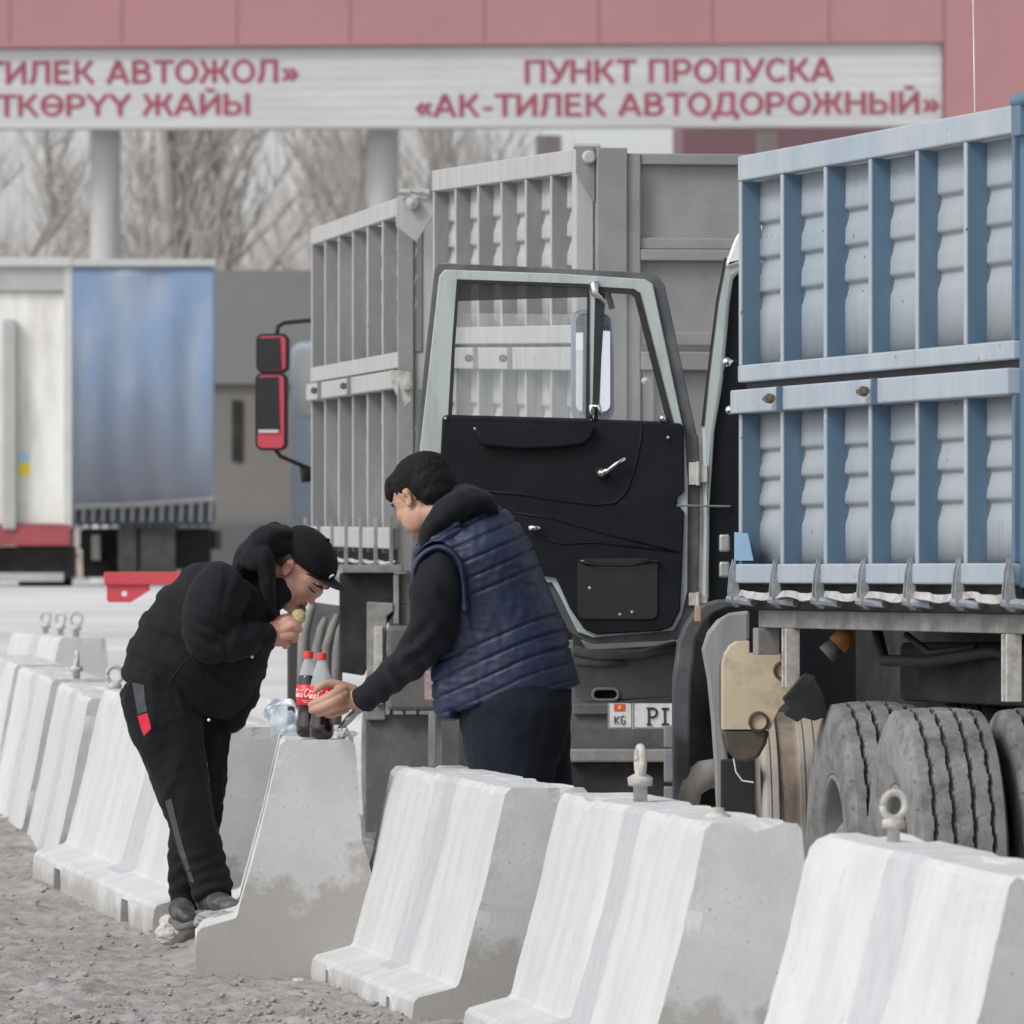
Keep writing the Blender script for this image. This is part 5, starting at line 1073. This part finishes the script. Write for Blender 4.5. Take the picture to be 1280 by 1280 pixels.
# shoes
def shoe(name, heel, toe, d0, d1, w_, h_, par):
    a, b_ = Q(*heel, d0), Q(*toe, d1); ax = (b_ - a).normalized(); L = (b_ - a).length; up = Vector((0, 0, 1)); up = (up - ax * up.dot(ax)).normalized()
    def pt(f_, z_): return np.array(a + ax * L * f_ + up * z_)
    u_ = fuse([loft([(pt(.02, h_ * .55), h_ * .50, w_ * .62), (pt(.25, h_ * .62), h_ * .60, w_ * .72), (pt(.5, h_ * .50), h_ * .48, w_ * .9), (pt(.78, h_ * .36), h_ * .34, w_ * 1.0), (pt(.97, h_ * .28), h_ * .22, w_ * .7)], capk=.8)], .006, 3, lambda c, n_: .003 * nz(c, 30))
    so_ = mkobj(name, *u_, M_shoe, par, smooth=True, fix=False)
    s_ = fuse([loft([(pt(-.03, .012), .016, w_ * .66), (pt(.3, .01), .016, w_ * .74), (pt(.7, .008), .016, w_ * 1.05), (pt(1.04, .016), .014, w_ * .72)], capk=.8, ex=3)], .006, 2)
    mkobj('sole', *s_, M_sole, so_, smooth=True, fix=False)
shoe('shoe', (256, 1145), (293, 1143), -.08, -.36, .062, .095, M1); shoe('shoe', (222, 1156), (240, 1160), .05, -.14, .058, .09, M1)
# hoodie: sleeves, hood; vest
sl1 = loft([nd(284, 728, -.20, 34, .10), nd(268, 752, -.25, 36, .115), nd(257, 782, -.27, 31, .095), nd(260, 803, -.265, 26, .085), nd(290, 801, -.24, 26, .085), nd(317, 797, -.19, 21, .07), nd(335, 794, -.155, 17, .052)], capk=.25, sub=6)
sl2 = loft([nd(302, 742, .20, 34, .10), nd(300, 800, .25, 30, .09), nd(292, 840, .21, 24, .085), nd(282, 866, .14, 20, .06), nd(275, 880, .11, 16, .05)], capk=.25)
def dS1(c, n_):
    x, y = pxof(c); e = math.exp(-(((x - 262) / 30) ** 2 + ((y - 790) / 30) ** 2))
    return .006 * (rg(c * np.array([1, .7, 1.]), 7) - .4) + .008 * e * math.sin((x * .5 - y) * .33 + 2 * nz(c, 6)) + .004 * math.sin(x * .30 + y * .08 + 2 * nz(c, 8)) * (1 if x > 275 else 0) + .002 * nz(c, 35)
mkobj('hoodie', *fuse([sl1, sl2, loft([nd(300, 742, -.1, 30, .2), nd(300, 742, .1, 30, .2)], B0=(1, 0, 0))], .008, 3, dS1), M_blackh, M1, smooth=True, fix=False)
hoodE = [loft([nd(308, 697, -.10, 14, .07), nd(322, 680, -.12, 17, .08), nd(338, 673, -.10, 15, .08), nd(351, 672, .0, 13, .09), nd(358, 680, .10, 12, .08)], capk=.9),
         loft([nd(318, 700, -.17, 15, .06), nd(328, 696, -.19, 14, .05), nd(333, 712, -.18, 11, .045), nd(336, 738, -.15, 9, .05), nd(341, 766, -.10, 8, .05)], capk=.9),
         loft([nd(318, 700, .17, 16, .06), nd(332, 700, .19, 13, .05), nd(338, 730, .15, 9, .05), nd(342, 764, .07, 7, .05)], capk=.9),
         loft([nd(296, 712, 0, 26, .20), nd(308, 714, 0, 30, .18), nd(314, 716, 0, 28, .13)], capk=.2),
         loft([nd(318, 690, -.05, 15, .10), nd(335, 682, -.06, 17, .12), nd(346, 684, 0, 13, .12)], capk=.9)]
mkobj('hood', *fuse(hoodE, .007, 3, lambda c, n_: .012 * (rg(c, 9) - .5) + .005 * nz(c, 25)), M_blackh, M1, smooth=True, fix=False)
vest = [loft([nd(221, 872, 0, 73, .215), nd(228, 855, 0, 80, .225), nd(242, 828, 0, 83, .235), nd(262, 793, 0, 82, .245), nd(283, 762, 0, 74, .255), nd(301, 740, 0, 60, .24), nd(311, 728, 0, 42, .19)], capk=.1, n=28),
        loft([nd(300, 820, .05, 36, .12), nd(298, 860, .06, 28, .11), nd(292, 893, .07, 20, .10), nd(284, 905, .07, 14, .09)], capk=.5)]
def dV1(c, n_):
    x, y = pxof(c); t = (x * .42 - y * .9)
    return .005 * math.tanh(3 * math.sin(t * .16 + nz(c, 3))) + .006 * (rg(c * np.array([1, .5, 1.3]), 6) - .5) + .004 * nz(c, 22)
mkobj('vest', *fuse(vest, .009, 4, dV1), M_blackv, M1, smooth=True, fix=False)
m = MB(); m.tube([Q(254, 843, -.27), Q(238, 820, -.285), Q(228, 832, -.27), Q(212, 853, -.25)][::1], .006, 6); m.tube([Q(253, 843, -.26), Q(262, 843, -.262)], .008, 6); m.build('vest_cord', M_cap, M1, smooth=True)
for x_, y_, d_ in ((261, 900, -.27), (315, 821, -.235)):
    v_, f_ = ell(Q(x_, y_, d_), (.006, .006, .006)); mkobj('snap', v_, f_, M_white, M1, smooth=True)
# cap
capv = []
E = [H1.e(-.010, 0, .052, .103, .090, .070), H1.e(-.045, 0, .040, .062, .080, .060)]
cv, cf = fuse(E, .005, 4)
cv2 = cv.copy(); keep = []
for i, c in enumerate(cv):
    r_ = Vector(c) - H1.c; a, b_, q_ = r_.dot(H1.f) / H1.k, r_.dot(H1.l) / H1.k, r_.dot(H1.u) / H1.k
    lim = .028 + .24 * max(0, a)
    if q_ < lim: cv2[i] = c + np.array(H1.u) * (lim - q_) * H1.k
capo = mkobj('cap', cv2, cf, M_cap, M1, smooth=True, fix=False)
vs_, fs_ = [], []
for i in range(13):
    an = -1 + 2 * i / 12
    for j in range(7):
        t = j / 6; l_ = .078 * an * (1 - .12 * t * t); f_ = .068 * math.sqrt(max(0, 1 - (an * .88) ** 2)) + .008 + t * (.060 * math.sqrt(max(0, 1 - (an * .96) ** 4)) + .002); u_ = .050 + .018 * t - .022 * an * an * (1 - .2 * t)
        vs_.append(H1.p(f_, l_, u_))
for i in range(12):
    for j in range(6): k = i * 7 + j; fs_.append((k, k + 1, k + 8, k + 7))
bo = mkobj('brim', vs_, fs_, M_cap, capo, smooth=True); so_ = bo.modifiers.new('t', 'SOLIDIFY'); so_.thickness = .006; bo.modifiers.new('s', 'SUBSURF').render_levels = 2
m = MB(); lp_ = [H1.p(.088, -.026 + .007 * math.cos(a), .076 + .007 * math.sin(a)) for a in [R(60 + 25 * i) for i in range(9)]]; m.tube(lp_, .0036, 6)
lo = m.build('emblem', M_white, capo, smooth=True)
v_, f_ = ell(H1.p(-.012, 0, .123), (.012, .012, .008)); mkobj('button', v_, f_, M_cap, capo, smooth=True)
mkobj('hair', *fuse([H1.e(-.030, 0, .022, .081, .0835, .058), H1.e(-.045, 0, .0, .062, .074, .045)], .005, 2), M_hairs, M1, smooth=True, fix=False)
# the bun
bunc = Q(374, 771, -.135); bn = thing('bun', bunc, 'pale half eaten bun between the fingers and mouth of the man in black', 'bread')
M_bun = mat('bun_crumb', (.62, .52, .30), .8, var=.25, vscale=50, bump=.4, bscale=120, dirt=(.45, .33, .10), dscale=30, damt=.4)
v_, f_ = fuse([ell(bunc, (.026, .022, .030)), ell(bunc + Vector((-.008, 0, .008)), (.022, .02, .022))], .004, 3, lambda c, n_: .003 * nz(c, 60)); mkobj('crumb', v_, f_, M_bun, bn, smooth=True, fix=False)

# ---------------------------------------------------------------- man in the blue quilted vest, reaching for the bottle
S2 = 345.; Y2 = FP / S2
def Q2(x, y, d=0.): return PP(x, y, Y2 + d)
def n2(x, y, d, w_, t_): return (np.array(Q2(x, y, d)), w_ / S2, t_)
M2 = thing('person', Vector((Q2(655, 1200).x, Y2, 0.)), 'man with short black hair in a navy quilted vest reaching for a cola bottle', 'person', 'two men eating at the barrier')
H2 = Head((529, 623), S2, 1.22, R(180 - 42), R(30), 0, .06)
head2 = H2.skin(Q2(552, 665, .04), .062)
trunk = loft([n2(650, 890, 0, 48, .14), n2(640, 850, 0, 55, .15), n2(615, 780, 0, 62, .18), n2(600, 725, 0, 48, .15), n2(585, 690, 0, 36, .12), n2(560, 655, .03, 24, .07)])
lA = loft([n2(640, 900, -.08, 36, .09), n2(636, 1000, -.1, 36, .10), n2(652, 1080, -.1, 28, .085), n2(664, 1220, -.1, 18, .06)]); lB = loft([n2(662, 900, .08, 32, .09), n2(672, 1000, .1, 34, .10), n2(676, 1080, .1, 28, .085), n2(678, 1220, .1, 18, .06)])
aA = loft([n2(555, 712, -.16, 18, .055), n2(546, 745, -.19, 22, .06), n2(540, 785, -.17, 23, .062), n2(512, 822, -.05, 18, .052), n2(482, 850, .08, 14, .04), n2(452, 876, .19, 10, .03)])
aB = loft([n2(590, 690, .2, 26, .075), n2(588, 755, .2, 24, .07), n2(596, 805, .17, 20, .055), n2(606, 835, .10, 15, .045), n2(614, 850, .04, 11, .03)])
sk2 = fuse([trunk, lA, lB, aA, aB], .012, 3)
def q2(*p): return [Q2(*a) for a in p]
hA2 = hand([n2(455, 874, .18, 12, .032), n2(445, 873, .19, 14, .030), n2(434, 872, .20, 15.5, .028), n2(426, 872, .20, 15, .024)],
           [(q2((430, 860, .18), (419, 867, .15), (404, 875, .145), (389, 881, .17)), (.021, .019, .018, .014)),
            (q2((430, 868, .17), (420, 876, .14), (404, 884, .135), (390, 888, .165)), (.021, .020, .018, .014)),
            (q2((430, 878, .18), (421, 884, .145), (408, 889, .145), (398, 892, .165)), (.020, .018, .016, .013)),
            (q2((432, 886, .20), (424, 890, .18), (415, 893, .18), (409, 894, .20)), (.017, .015, .014, .011)),
            (q2((442, 862, .19), (428, 857, .18), (412, 854, .17), (402, 857, .165), (395, 863, .17)), (.019, .017, .0155, .0145, .012))])
hB2 = hand([n2(614, 850, .04, 11, .028), n2(618, 860, .02, 12, .03), n2(621, 868, 0, 11, .026)], [(q2((618 + 4 * i, 868, .0), (620 + 4 * i, 877, .0), (621 + 4 * i, 884, .0)), (.013, .012, .010)) for i in range(4)] + [(q2((612, 862, .0), (609, 870, .0), (610, 876, .0)), (.015, .013, .011))], .006)
bv, bf = join(head2, sk2, hA2, hB2); mkobj('body', bv, bf, M_skin2, M2, smooth=True, fix=False); H2.bits(M2, *head2)
# trousers
t1_ = loft([n2(640, 845, -.02, 66, .18), n2(645, 868, -.02, 70, .19), n2(644, 905, -.04, 69, .20), n2(640, 950, -.08, 60, .15), n2(648, 1000, -.1, 44, .13), n2(660, 1100, -.1, 34, .11), n2(668, 1215, -.1, 28, .10)], capk=.1); t2_ = loft([n2(660, 880, .08, 55, .15), n2(676, 950, .1, 38, .14), n2(678, 1000, .1, 38, .13), n2(680, 1100, .1, 34, .11), n2(682, 1215, .1, 28, .10)], capk=.1)
mkobj('trousers', *fuse([t1_, t2_], .010, 4, lambda c, n_: .007 * (rg(c * np.array([1.4, .7, .6]), 6) - .5) + .003 * nz(c, 25)), M_navyp, M2, smooth=True, fix=False)
for dx, dd in ((0, -.1), (14, .1)):
    a = Q2(690 + dx, 1215, dd); a.z = 0.0
    v_, f_ = fuse([loft([(np.array(a + Vector((0, 0, .05))), .05, .045), (np.array(a + Vector((-.12, 0, .045))), .045, .05), (np.array(a + Vector((-.27, 0, .035))), .03, .045)])], .01, 2); mkobj('shoe', v_, f_, M_shoe, M2, smooth=True, fix=False)
# sleeves and hood
s1_ = loft([n2(562, 692, -.05, 15, .06), n2(554, 703, -.155, 23, .08), n2(549, 716, -.19, 29, .095), n2(545, 745, -.20, 33, .10), n2(541, 785, -.17, 30, .09), n2(522, 815, -.09, 26, .08), n2(495, 841, .03, 22, .068), n2(470, 862, .12, 18.5, .056), n2(453, 876, .18, 17, .048)], capk=.2, sub=6)
s2_ = loft([n2(590, 690, .17, 30, .10), n2(588, 755, .18, 28, .08), n2(596, 805, .15, 24, .07), n2(606, 835, .09, 20, .06), n2(614, 850, .05, 16, .05)], capk=.2)
def dS2(c, n_):
    x, y = pxof(c); e = math.exp(-(((x - 520) / 34) ** 2 + ((y - 808) / 30) ** 2))
    return .005 * (rg(c, 7) - .4) + .009 * e * math.sin((x * .45 + y * .55) * .42 + 2 * nz(c, 6)) + .0035 * math.sin((x * .62 - y * .4) * .34 + 2 * nz(c, 7)) + .0015 * nz(c, 40)
mkobj('hoodie', *fuse([s1_, s2_, loft([n2(575, 690, -.1, 30, .15), n2(575, 690, .1, 30, .15)], B0=(1, 0, 0))], .008, 3, dS2), M_hood2, M2, smooth=True, fix=False)
hd = [loft([n2(532, 680, -.11, 9, .05), n2(540, 660, -.14, 13, .07), n2(558, 643, -.14, 18, .09), n2(580, 630, -.10, 20, .11), n2(600, 633, -.04, 18, .12), n2(614, 646, 0, 14, .13)], capk=.9),
      loft([n2(545, 668, -.02, 14, .16), n2(565, 650, 0, 24, .17), n2(590, 640, .02, 26, .15), n2(608, 648, .02, 18, .12)], capk=.7),
      loft([n2(570, 622, -.02, 12, .10), n2(586, 617, -.02, 13, .09), n2(597, 626, 0, 12, .1)], capk=.9), loft([n2(532, 682, .11, 10, .05), n2(545, 660, .15, 12, .06), n2(570, 640, .15, 16, .08)], capk=.9)]
mkobj('hood', *fuse(hd, .007, 3, lambda c, n_: .010 * (rg(c, 9) - .5) + .004 * nz(c, 28)), M_hood2, M2, smooth=True, fix=False)
# quilted vest
vv = [loft([n2(634, 872, 0, 93, .205), n2(630, 850, 0, 91, .21), n2(625, 815, 0, 86, .205), n2(613, 768, 0, 80, .205), n2(600, 722, 0, 75, .225), n2(588, 690, 0, 72, .235), n2(580, 668, 0, 64, .20), n2(574, 656, 0, 50, .15)], capk=.12, n=32, ex=2.15),
      loft([n2(540, 700, -.11, 14, .09), n2(560, 690, -.12, 22, .11), n2(585, 690, -.10, 26, .12)], capk=.6), loft([n2(562, 800, .02, 22, .12), n2(560, 850, -.02, 20, .12), n2(560, 898, -.03, 14, .10)], capk=.2),
      loft([n2(535, 690, -.1, 18, .13), n2(560, 668, -.06, 18, .15)], capk=.6)]
def seamph(c):
    x, y = pxof(c)
    s_ = y + .46 * (x - 640) - .0016 * (x - 640) ** 2 * (1 if x > 640 else -.2) + 3 * nz(c, 3)
    return s_
def dV2(c, n_):
    s_ = seamph(c); ph = (s_ / 22.5) % 1.0; pf = min(1, abs(math.sin(math.pi * ph)) * 2.2) ** .6
    x, y = pxof(c); side = math.exp(-((x - (585 + (y - 780) * .18)) / 5) ** 2) * (1 if y > 745 else 0)
    pf = 1 if 740 < s_ < 779 else pf; hem_ = min(1, max(0, (862 - .42 * (x - 640) - y) / 25)); w_ = .012 * (pf - .75) * (.3 + .7 * hem_) + .6 * hem_ * (.004 * (rg(c * np.array([.7, .7, 2.2]), 14) - .5) + .006 * nz(c * np.array([1.6, 1, .8]), 24)) - .006 * side
    return w_
v_, f_ = fuse(vv, .0052, 4, dV2)
# armhole: let the sleeve stand out of the vest
for i, c in enumerate(v_):
    x, y = pxof(c)
    if c[1] < Y2 - .02:
        e = ((x - 546) / 31) ** 2 + ((y - 722) / 44) ** 2
        if e < 1.0: v_[i][1] = max(c[1], Y2 - .06)
vo = mkobj('vest', v_, f_, M_navy, M2, smooth=True, fix=False)
v_, f_ = fuse([loft([n2(520, 742, -.17, 5, .045), n2(518, 715, -.20, 3.8, .03), n2(527, 695, -.22, 4, .032), n2(546, 684, -.235, 4.2, .034), n2(564, 690, -.245, 4, .032), n2(575, 706, -.245, 3.8, .03), n2(579, 730, -.235, 3.6, .03), n2(581, 758, -.21, 6, .05)], capk=.6, sub=6)], .005, 3, lambda c, n_: .004 * nz(c, 18))
mkobj('armhole_trim', v_, f_, M_navy, vo, smooth=True, fix=False)
m = MB(); ap = [Q2(546 + 32 * math.cos(a), 722 + 45 * math.sin(a), -.235 + .07 * (abs(math.cos(a)) if math.cos(a) < 0 else .1)) for a in [2 * math.pi * i / 30 for i in range(31)]]
# hair
def hairdisp(c, n_): return .003 * (rg(c * np.array([1, 1, 1]), 26) - .5) + .0025 * nz(c * np.array([2, 2, .6]), 60)
hE = [H2.e(-.022, 0, .056, .100, .088, .076), H2.e(-.052, 0, .022, .066, .083, .066), H2.e(.040, 0, .078, .060, .070, .040), H2.e(.070, 0, .070, .036, .060, .026), H2.e(.085, 0, .056, .020, .054, .018, tilt=.6), H2.e(-.060, 0, -.015, .048, .070, .048)]
for k in range(9):
    a = -1 + 2 * k / 8; hE.append(loft([(np.array(H2.p(.08 - .03 * a * a, .056 * a, .074)), .014, .014), (np.array(H2.p(.098 - .034 * a * a, .058 * a, .056)), .010, .010), (np.array(H2.p(.104 - .037 * a * a, .060 * a, .038 + .006 * math.sin(k * 2.3))), .004, .004)], sub=3, n=8))
mkobj('hair', *fuse(hE, .005, 5, hairdisp), M_hair, M2, smooth=True, fix=False)

# ---------------------------------------------------------------- on the barrier: bottles, bag, scraps
M_cola = mat('cola', (.012, .006, .005), .12, var=.2, coat=.5); M_pet = mat('clear_pet', (.72, .76, .80), .06, var=.05, alpha=.38); M_lid = mat('red_cap', (.72, .05, .04), .35, var=.05); M_lab = mat('red_label', (.70, .025, .035), .4, var=.05); M_ltx = mat('label_white', (.85, .85, .84), .5, var=0)
def bottle(x, ybase, sc, label, full, label_on=True):
    b0 = P(x, ybase, sc); b0.y = FP / sc
    t = thing('cola_bottle', b0, label, 'bottle', 'cola bottles on the barrier'); fr = FR(b0, (1, 0, 0), (0, 1, 0)); k = 1 / sc
    out = [(0, .004), (7, .0), (12, 1.5), (14.5, 5), (15.3, 12), (15.2, 20), (13.6, 25), (13.2, 33), (13.6, 40), (14.4, 44), (14.4, 64), (13.8, 69), (12.2, 76), (9.8, 85), (7.2, 93), (5.2, 98.5), (4.9, 101)]
    out = [(r * k, z * k) for r, z in out]; hh = full * k
    r_at = float(np.interp(hh, [z for r, z in out], [r for r, z in out])) - .0012; inn = [(r, z) for r, z in out if z < hh] + [(r_at + .0012, hh)]
    MB().lathe(fr, inn + [(r_at, hh), (0, hh)], 40).build('cola', M_cola, t, smooth=False)
    for p_ in bpy.data.objects[t.children[-1].name].data.polygons: p_.use_smooth = True
    MB().lathe(fr, [(r_at + .0012, hh)] + [(r, z) for r, z in out if z > hh], 40).build('shell', M_pet, t, smooth=True)
    MB().lathe(fr, [(5.1 * k, 99 * k), (6.3 * k, 99.2 * k), (6.3 * k, 101 * k), (6.0 * k, 101.4 * k), (6.3 * k, 101.8 * k), (6.3 * k, 107 * k), (5.6 * k, 108 * k), (0, 108 * k)], 28).build('cap', M_lid, t, smooth=False, bevel=0)
    lb = MB().lathe(fr, [(14.3 * k + .0008, 41 * k), (14.6 * k + .001, 41.3 * k), (14.6 * k + .001, 66 * k), (14.2 * k + .0008, 66.3 * k)], 48).build('label', M_lab, t, smooth=True)
    # flowing white script wrapped round the label
    Rr = 14.6 * k + .0016; m = MB()
    def cyl(sx, sz): a_ = -math.pi / 2 + (sx - 3.0) * .235; return Vector((b0.x + Rr * math.cos(a_), b0.y + Rr * math.sin(a_), b0.z + (50.5 + sz * 3.2) * k))
    def st(pts, r): 
        q_ = np.array([(x_, z_) for x_, z_ in pts], float); n_ = (len(q_) - 1) * 5
        cc = [cat_rom(q_, i / 5) for i in range(n_ + 1)]; m.tube([cyl(c[0] + c[1] * .12, c[1]) for c in cc], [r * k * (.55 + .6 * abs(math.sin(math.pi * i / n_ * 2))) for i in range(n_ + 1)], 6)
    for ox in (-3.4, 1.55):
        st([(ox + 1.25, 2.6), (ox + 1.1, 3.2), (ox + .6, 3.0), (ox + .1, 2.0), (ox + .1, .9), (ox + .5, .2), (ox + 1.0, .5), (ox + 1.3, 1.0)], .62)
    st([(-1.6, 1.6), (-1.9, 1.3), (-2.0, .7), (-1.6, .2), (-1.25, .7), (-1.35, 1.4), (-1.65, 1.6), (-1.2, 1.75)], .5)
    st([(-.3, 1.4), (-.7, 1.6), (-1.0, 1.0), (-.75, .3), (-.35, .4), (-.05, .9)], .5)
    st([(.65, 1.5), (.2, 1.5), (.0, .8), (.25, .2), (.6, .7), (.75, 1.6), (.62, .5), (.8, .2), (1.1, .6)], .5)
    st([(1.2, 1.1), (1.55, 1.15)], .5)
    st([(3.4, 1.6), (3.1, 1.3), (3.0, .7), (3.4, .2), (3.75, .7), (3.65, 1.4), (3.35, 1.6), (3.8, 1.75)], .5)
    st([(4.0, .4), (4.5, 2.4), (4.75, 3.2), (4.35, 2.2), (4.3, .8), (4.5, .2), (4.9, .6)], .5)
    st([(5.6, 1.5), (5.2, 1.5), (5.0, .8), (5.25, .2), (5.6, .7), (5.75, 1.6), (5.62, .5), (5.9, .2)], .5)
    st([(-3.0, 3.4), (-1.8, 3.1), (.0, 2.7), (1.5, 3.3)], .35)
    for zz, a0, a1 in ((-1.3, .8, 4.0), (-2.0, 1.4, 3.4)): m.tube([cyl(a0 + (a1 - a0) * i / 8, zz) for i in range(9)], .28 * k, 5)
    m.build('script', M_ltx, lb, smooth=True)
    return t
bottle(385.5, 922, 339.5, 'cola bottle filled nearly to the label top, left of the two', 78)
bottle(402, 924, 341, 'half covered cola bottle gripped by the hand of the man in the vest', 60)
# crumpled transparent carrier bag
def filmat(name, c, a):
    m = mat(name, c, .25, var=.3, vscale=18); b = m.node_tree.nodes['Principled BSDF']; b.inputs['Alpha'].default_value = a; return m
M_film = filmat('bluish_film', (.62, .72, .90), .42)
gb = P(356, 922, 333); BG = thing('plastic_bag', gb, 'crumpled translucent blue plastic bag left of the bottles', 'bag')
bE = [ell(P(353, 901, 333), (.055, .06, .038)), ell(P(363, 910, 333), (.045, .05, .03)), ell(P(346, 893, 333), (.04, .045, .035)), ell(P(368, 916, 333), (.03, .05, .018))]
v_, f_ = fuse(bE, .006, 3, lambda c, n_: .018 * (rg(c, 11) - .55) + .008 * (rg(c, 26, 3) - .5))
mkobj('bag_body', v_, f_, M_film, BG, smooth=False, fix=False)
m = MB()
for pts in ([(334, 896), (331, 886), (338, 878), (352, 875), (364, 878), (372, 888), (372, 898)], [(337, 900), (344, 886), (357, 879), (368, 882), (373, 892)]):
    q_ = [P(x, y, 333, random.uniform(-.03, .03)) for x, y in pts]; a = np.array([tuple(p) for p in q_]); m.tube([cat_rom(a, i / 4) for i in range((len(a) - 1) * 4 + 1)], [.008 + .005 * math.sin(i * .9) for i in range((len(a) - 1) * 4 + 1)], 7)
m.build('handle', filmat('bluish_film_fold', (.75, .82, .92), .75), BG, smooth=True)
DB = thing('plastic_bag', P(437, 922, 336), 'thin grey film bag bunched right of the bottles', 'bag'); m = MB()
vs_, fs_ = [], []
for i in range(22):
    for j in range(10):
        t, u_ = i / 21, j / 9; x = 458 - 36 * t; y = 880 + 36 * t ** 1.3 - 10 * math.sin(u_ * 3) + 12 * (u_ - .5) * (1 - t * .3); vs_.append(P(x, y + 3, 337, .03 * math.sin(i * .6 + j * 2.2) + .02 * math.sin(j * 1.7)))
for i in range(21):
    for j in range(9): k = i * 10 + j; fs_.append((k, k + 1, k + 11, k + 10))
o = mkobj('bag_body', vs_, fs_, filmat('grey_film', (.35, .35, .36), .55), DB, smooth=True); o.modifiers.new('t', 'SOLIDIFY').thickness = .0015
for (x_, y_, r_, lb, mt_) in ((427, 917, .022, 'scrap of white paper right of the bottles', M_ltx), (440, 919, .017, 'small pale blue scrap at the right end of the barrier top', M_film)):
    v_, f_ = rock(P(x_, y_, 338), r_, int(x_), .8, 3, .9); tag(mkobj('paper_scrap', v_, f_, mt_), lb, 'litter')
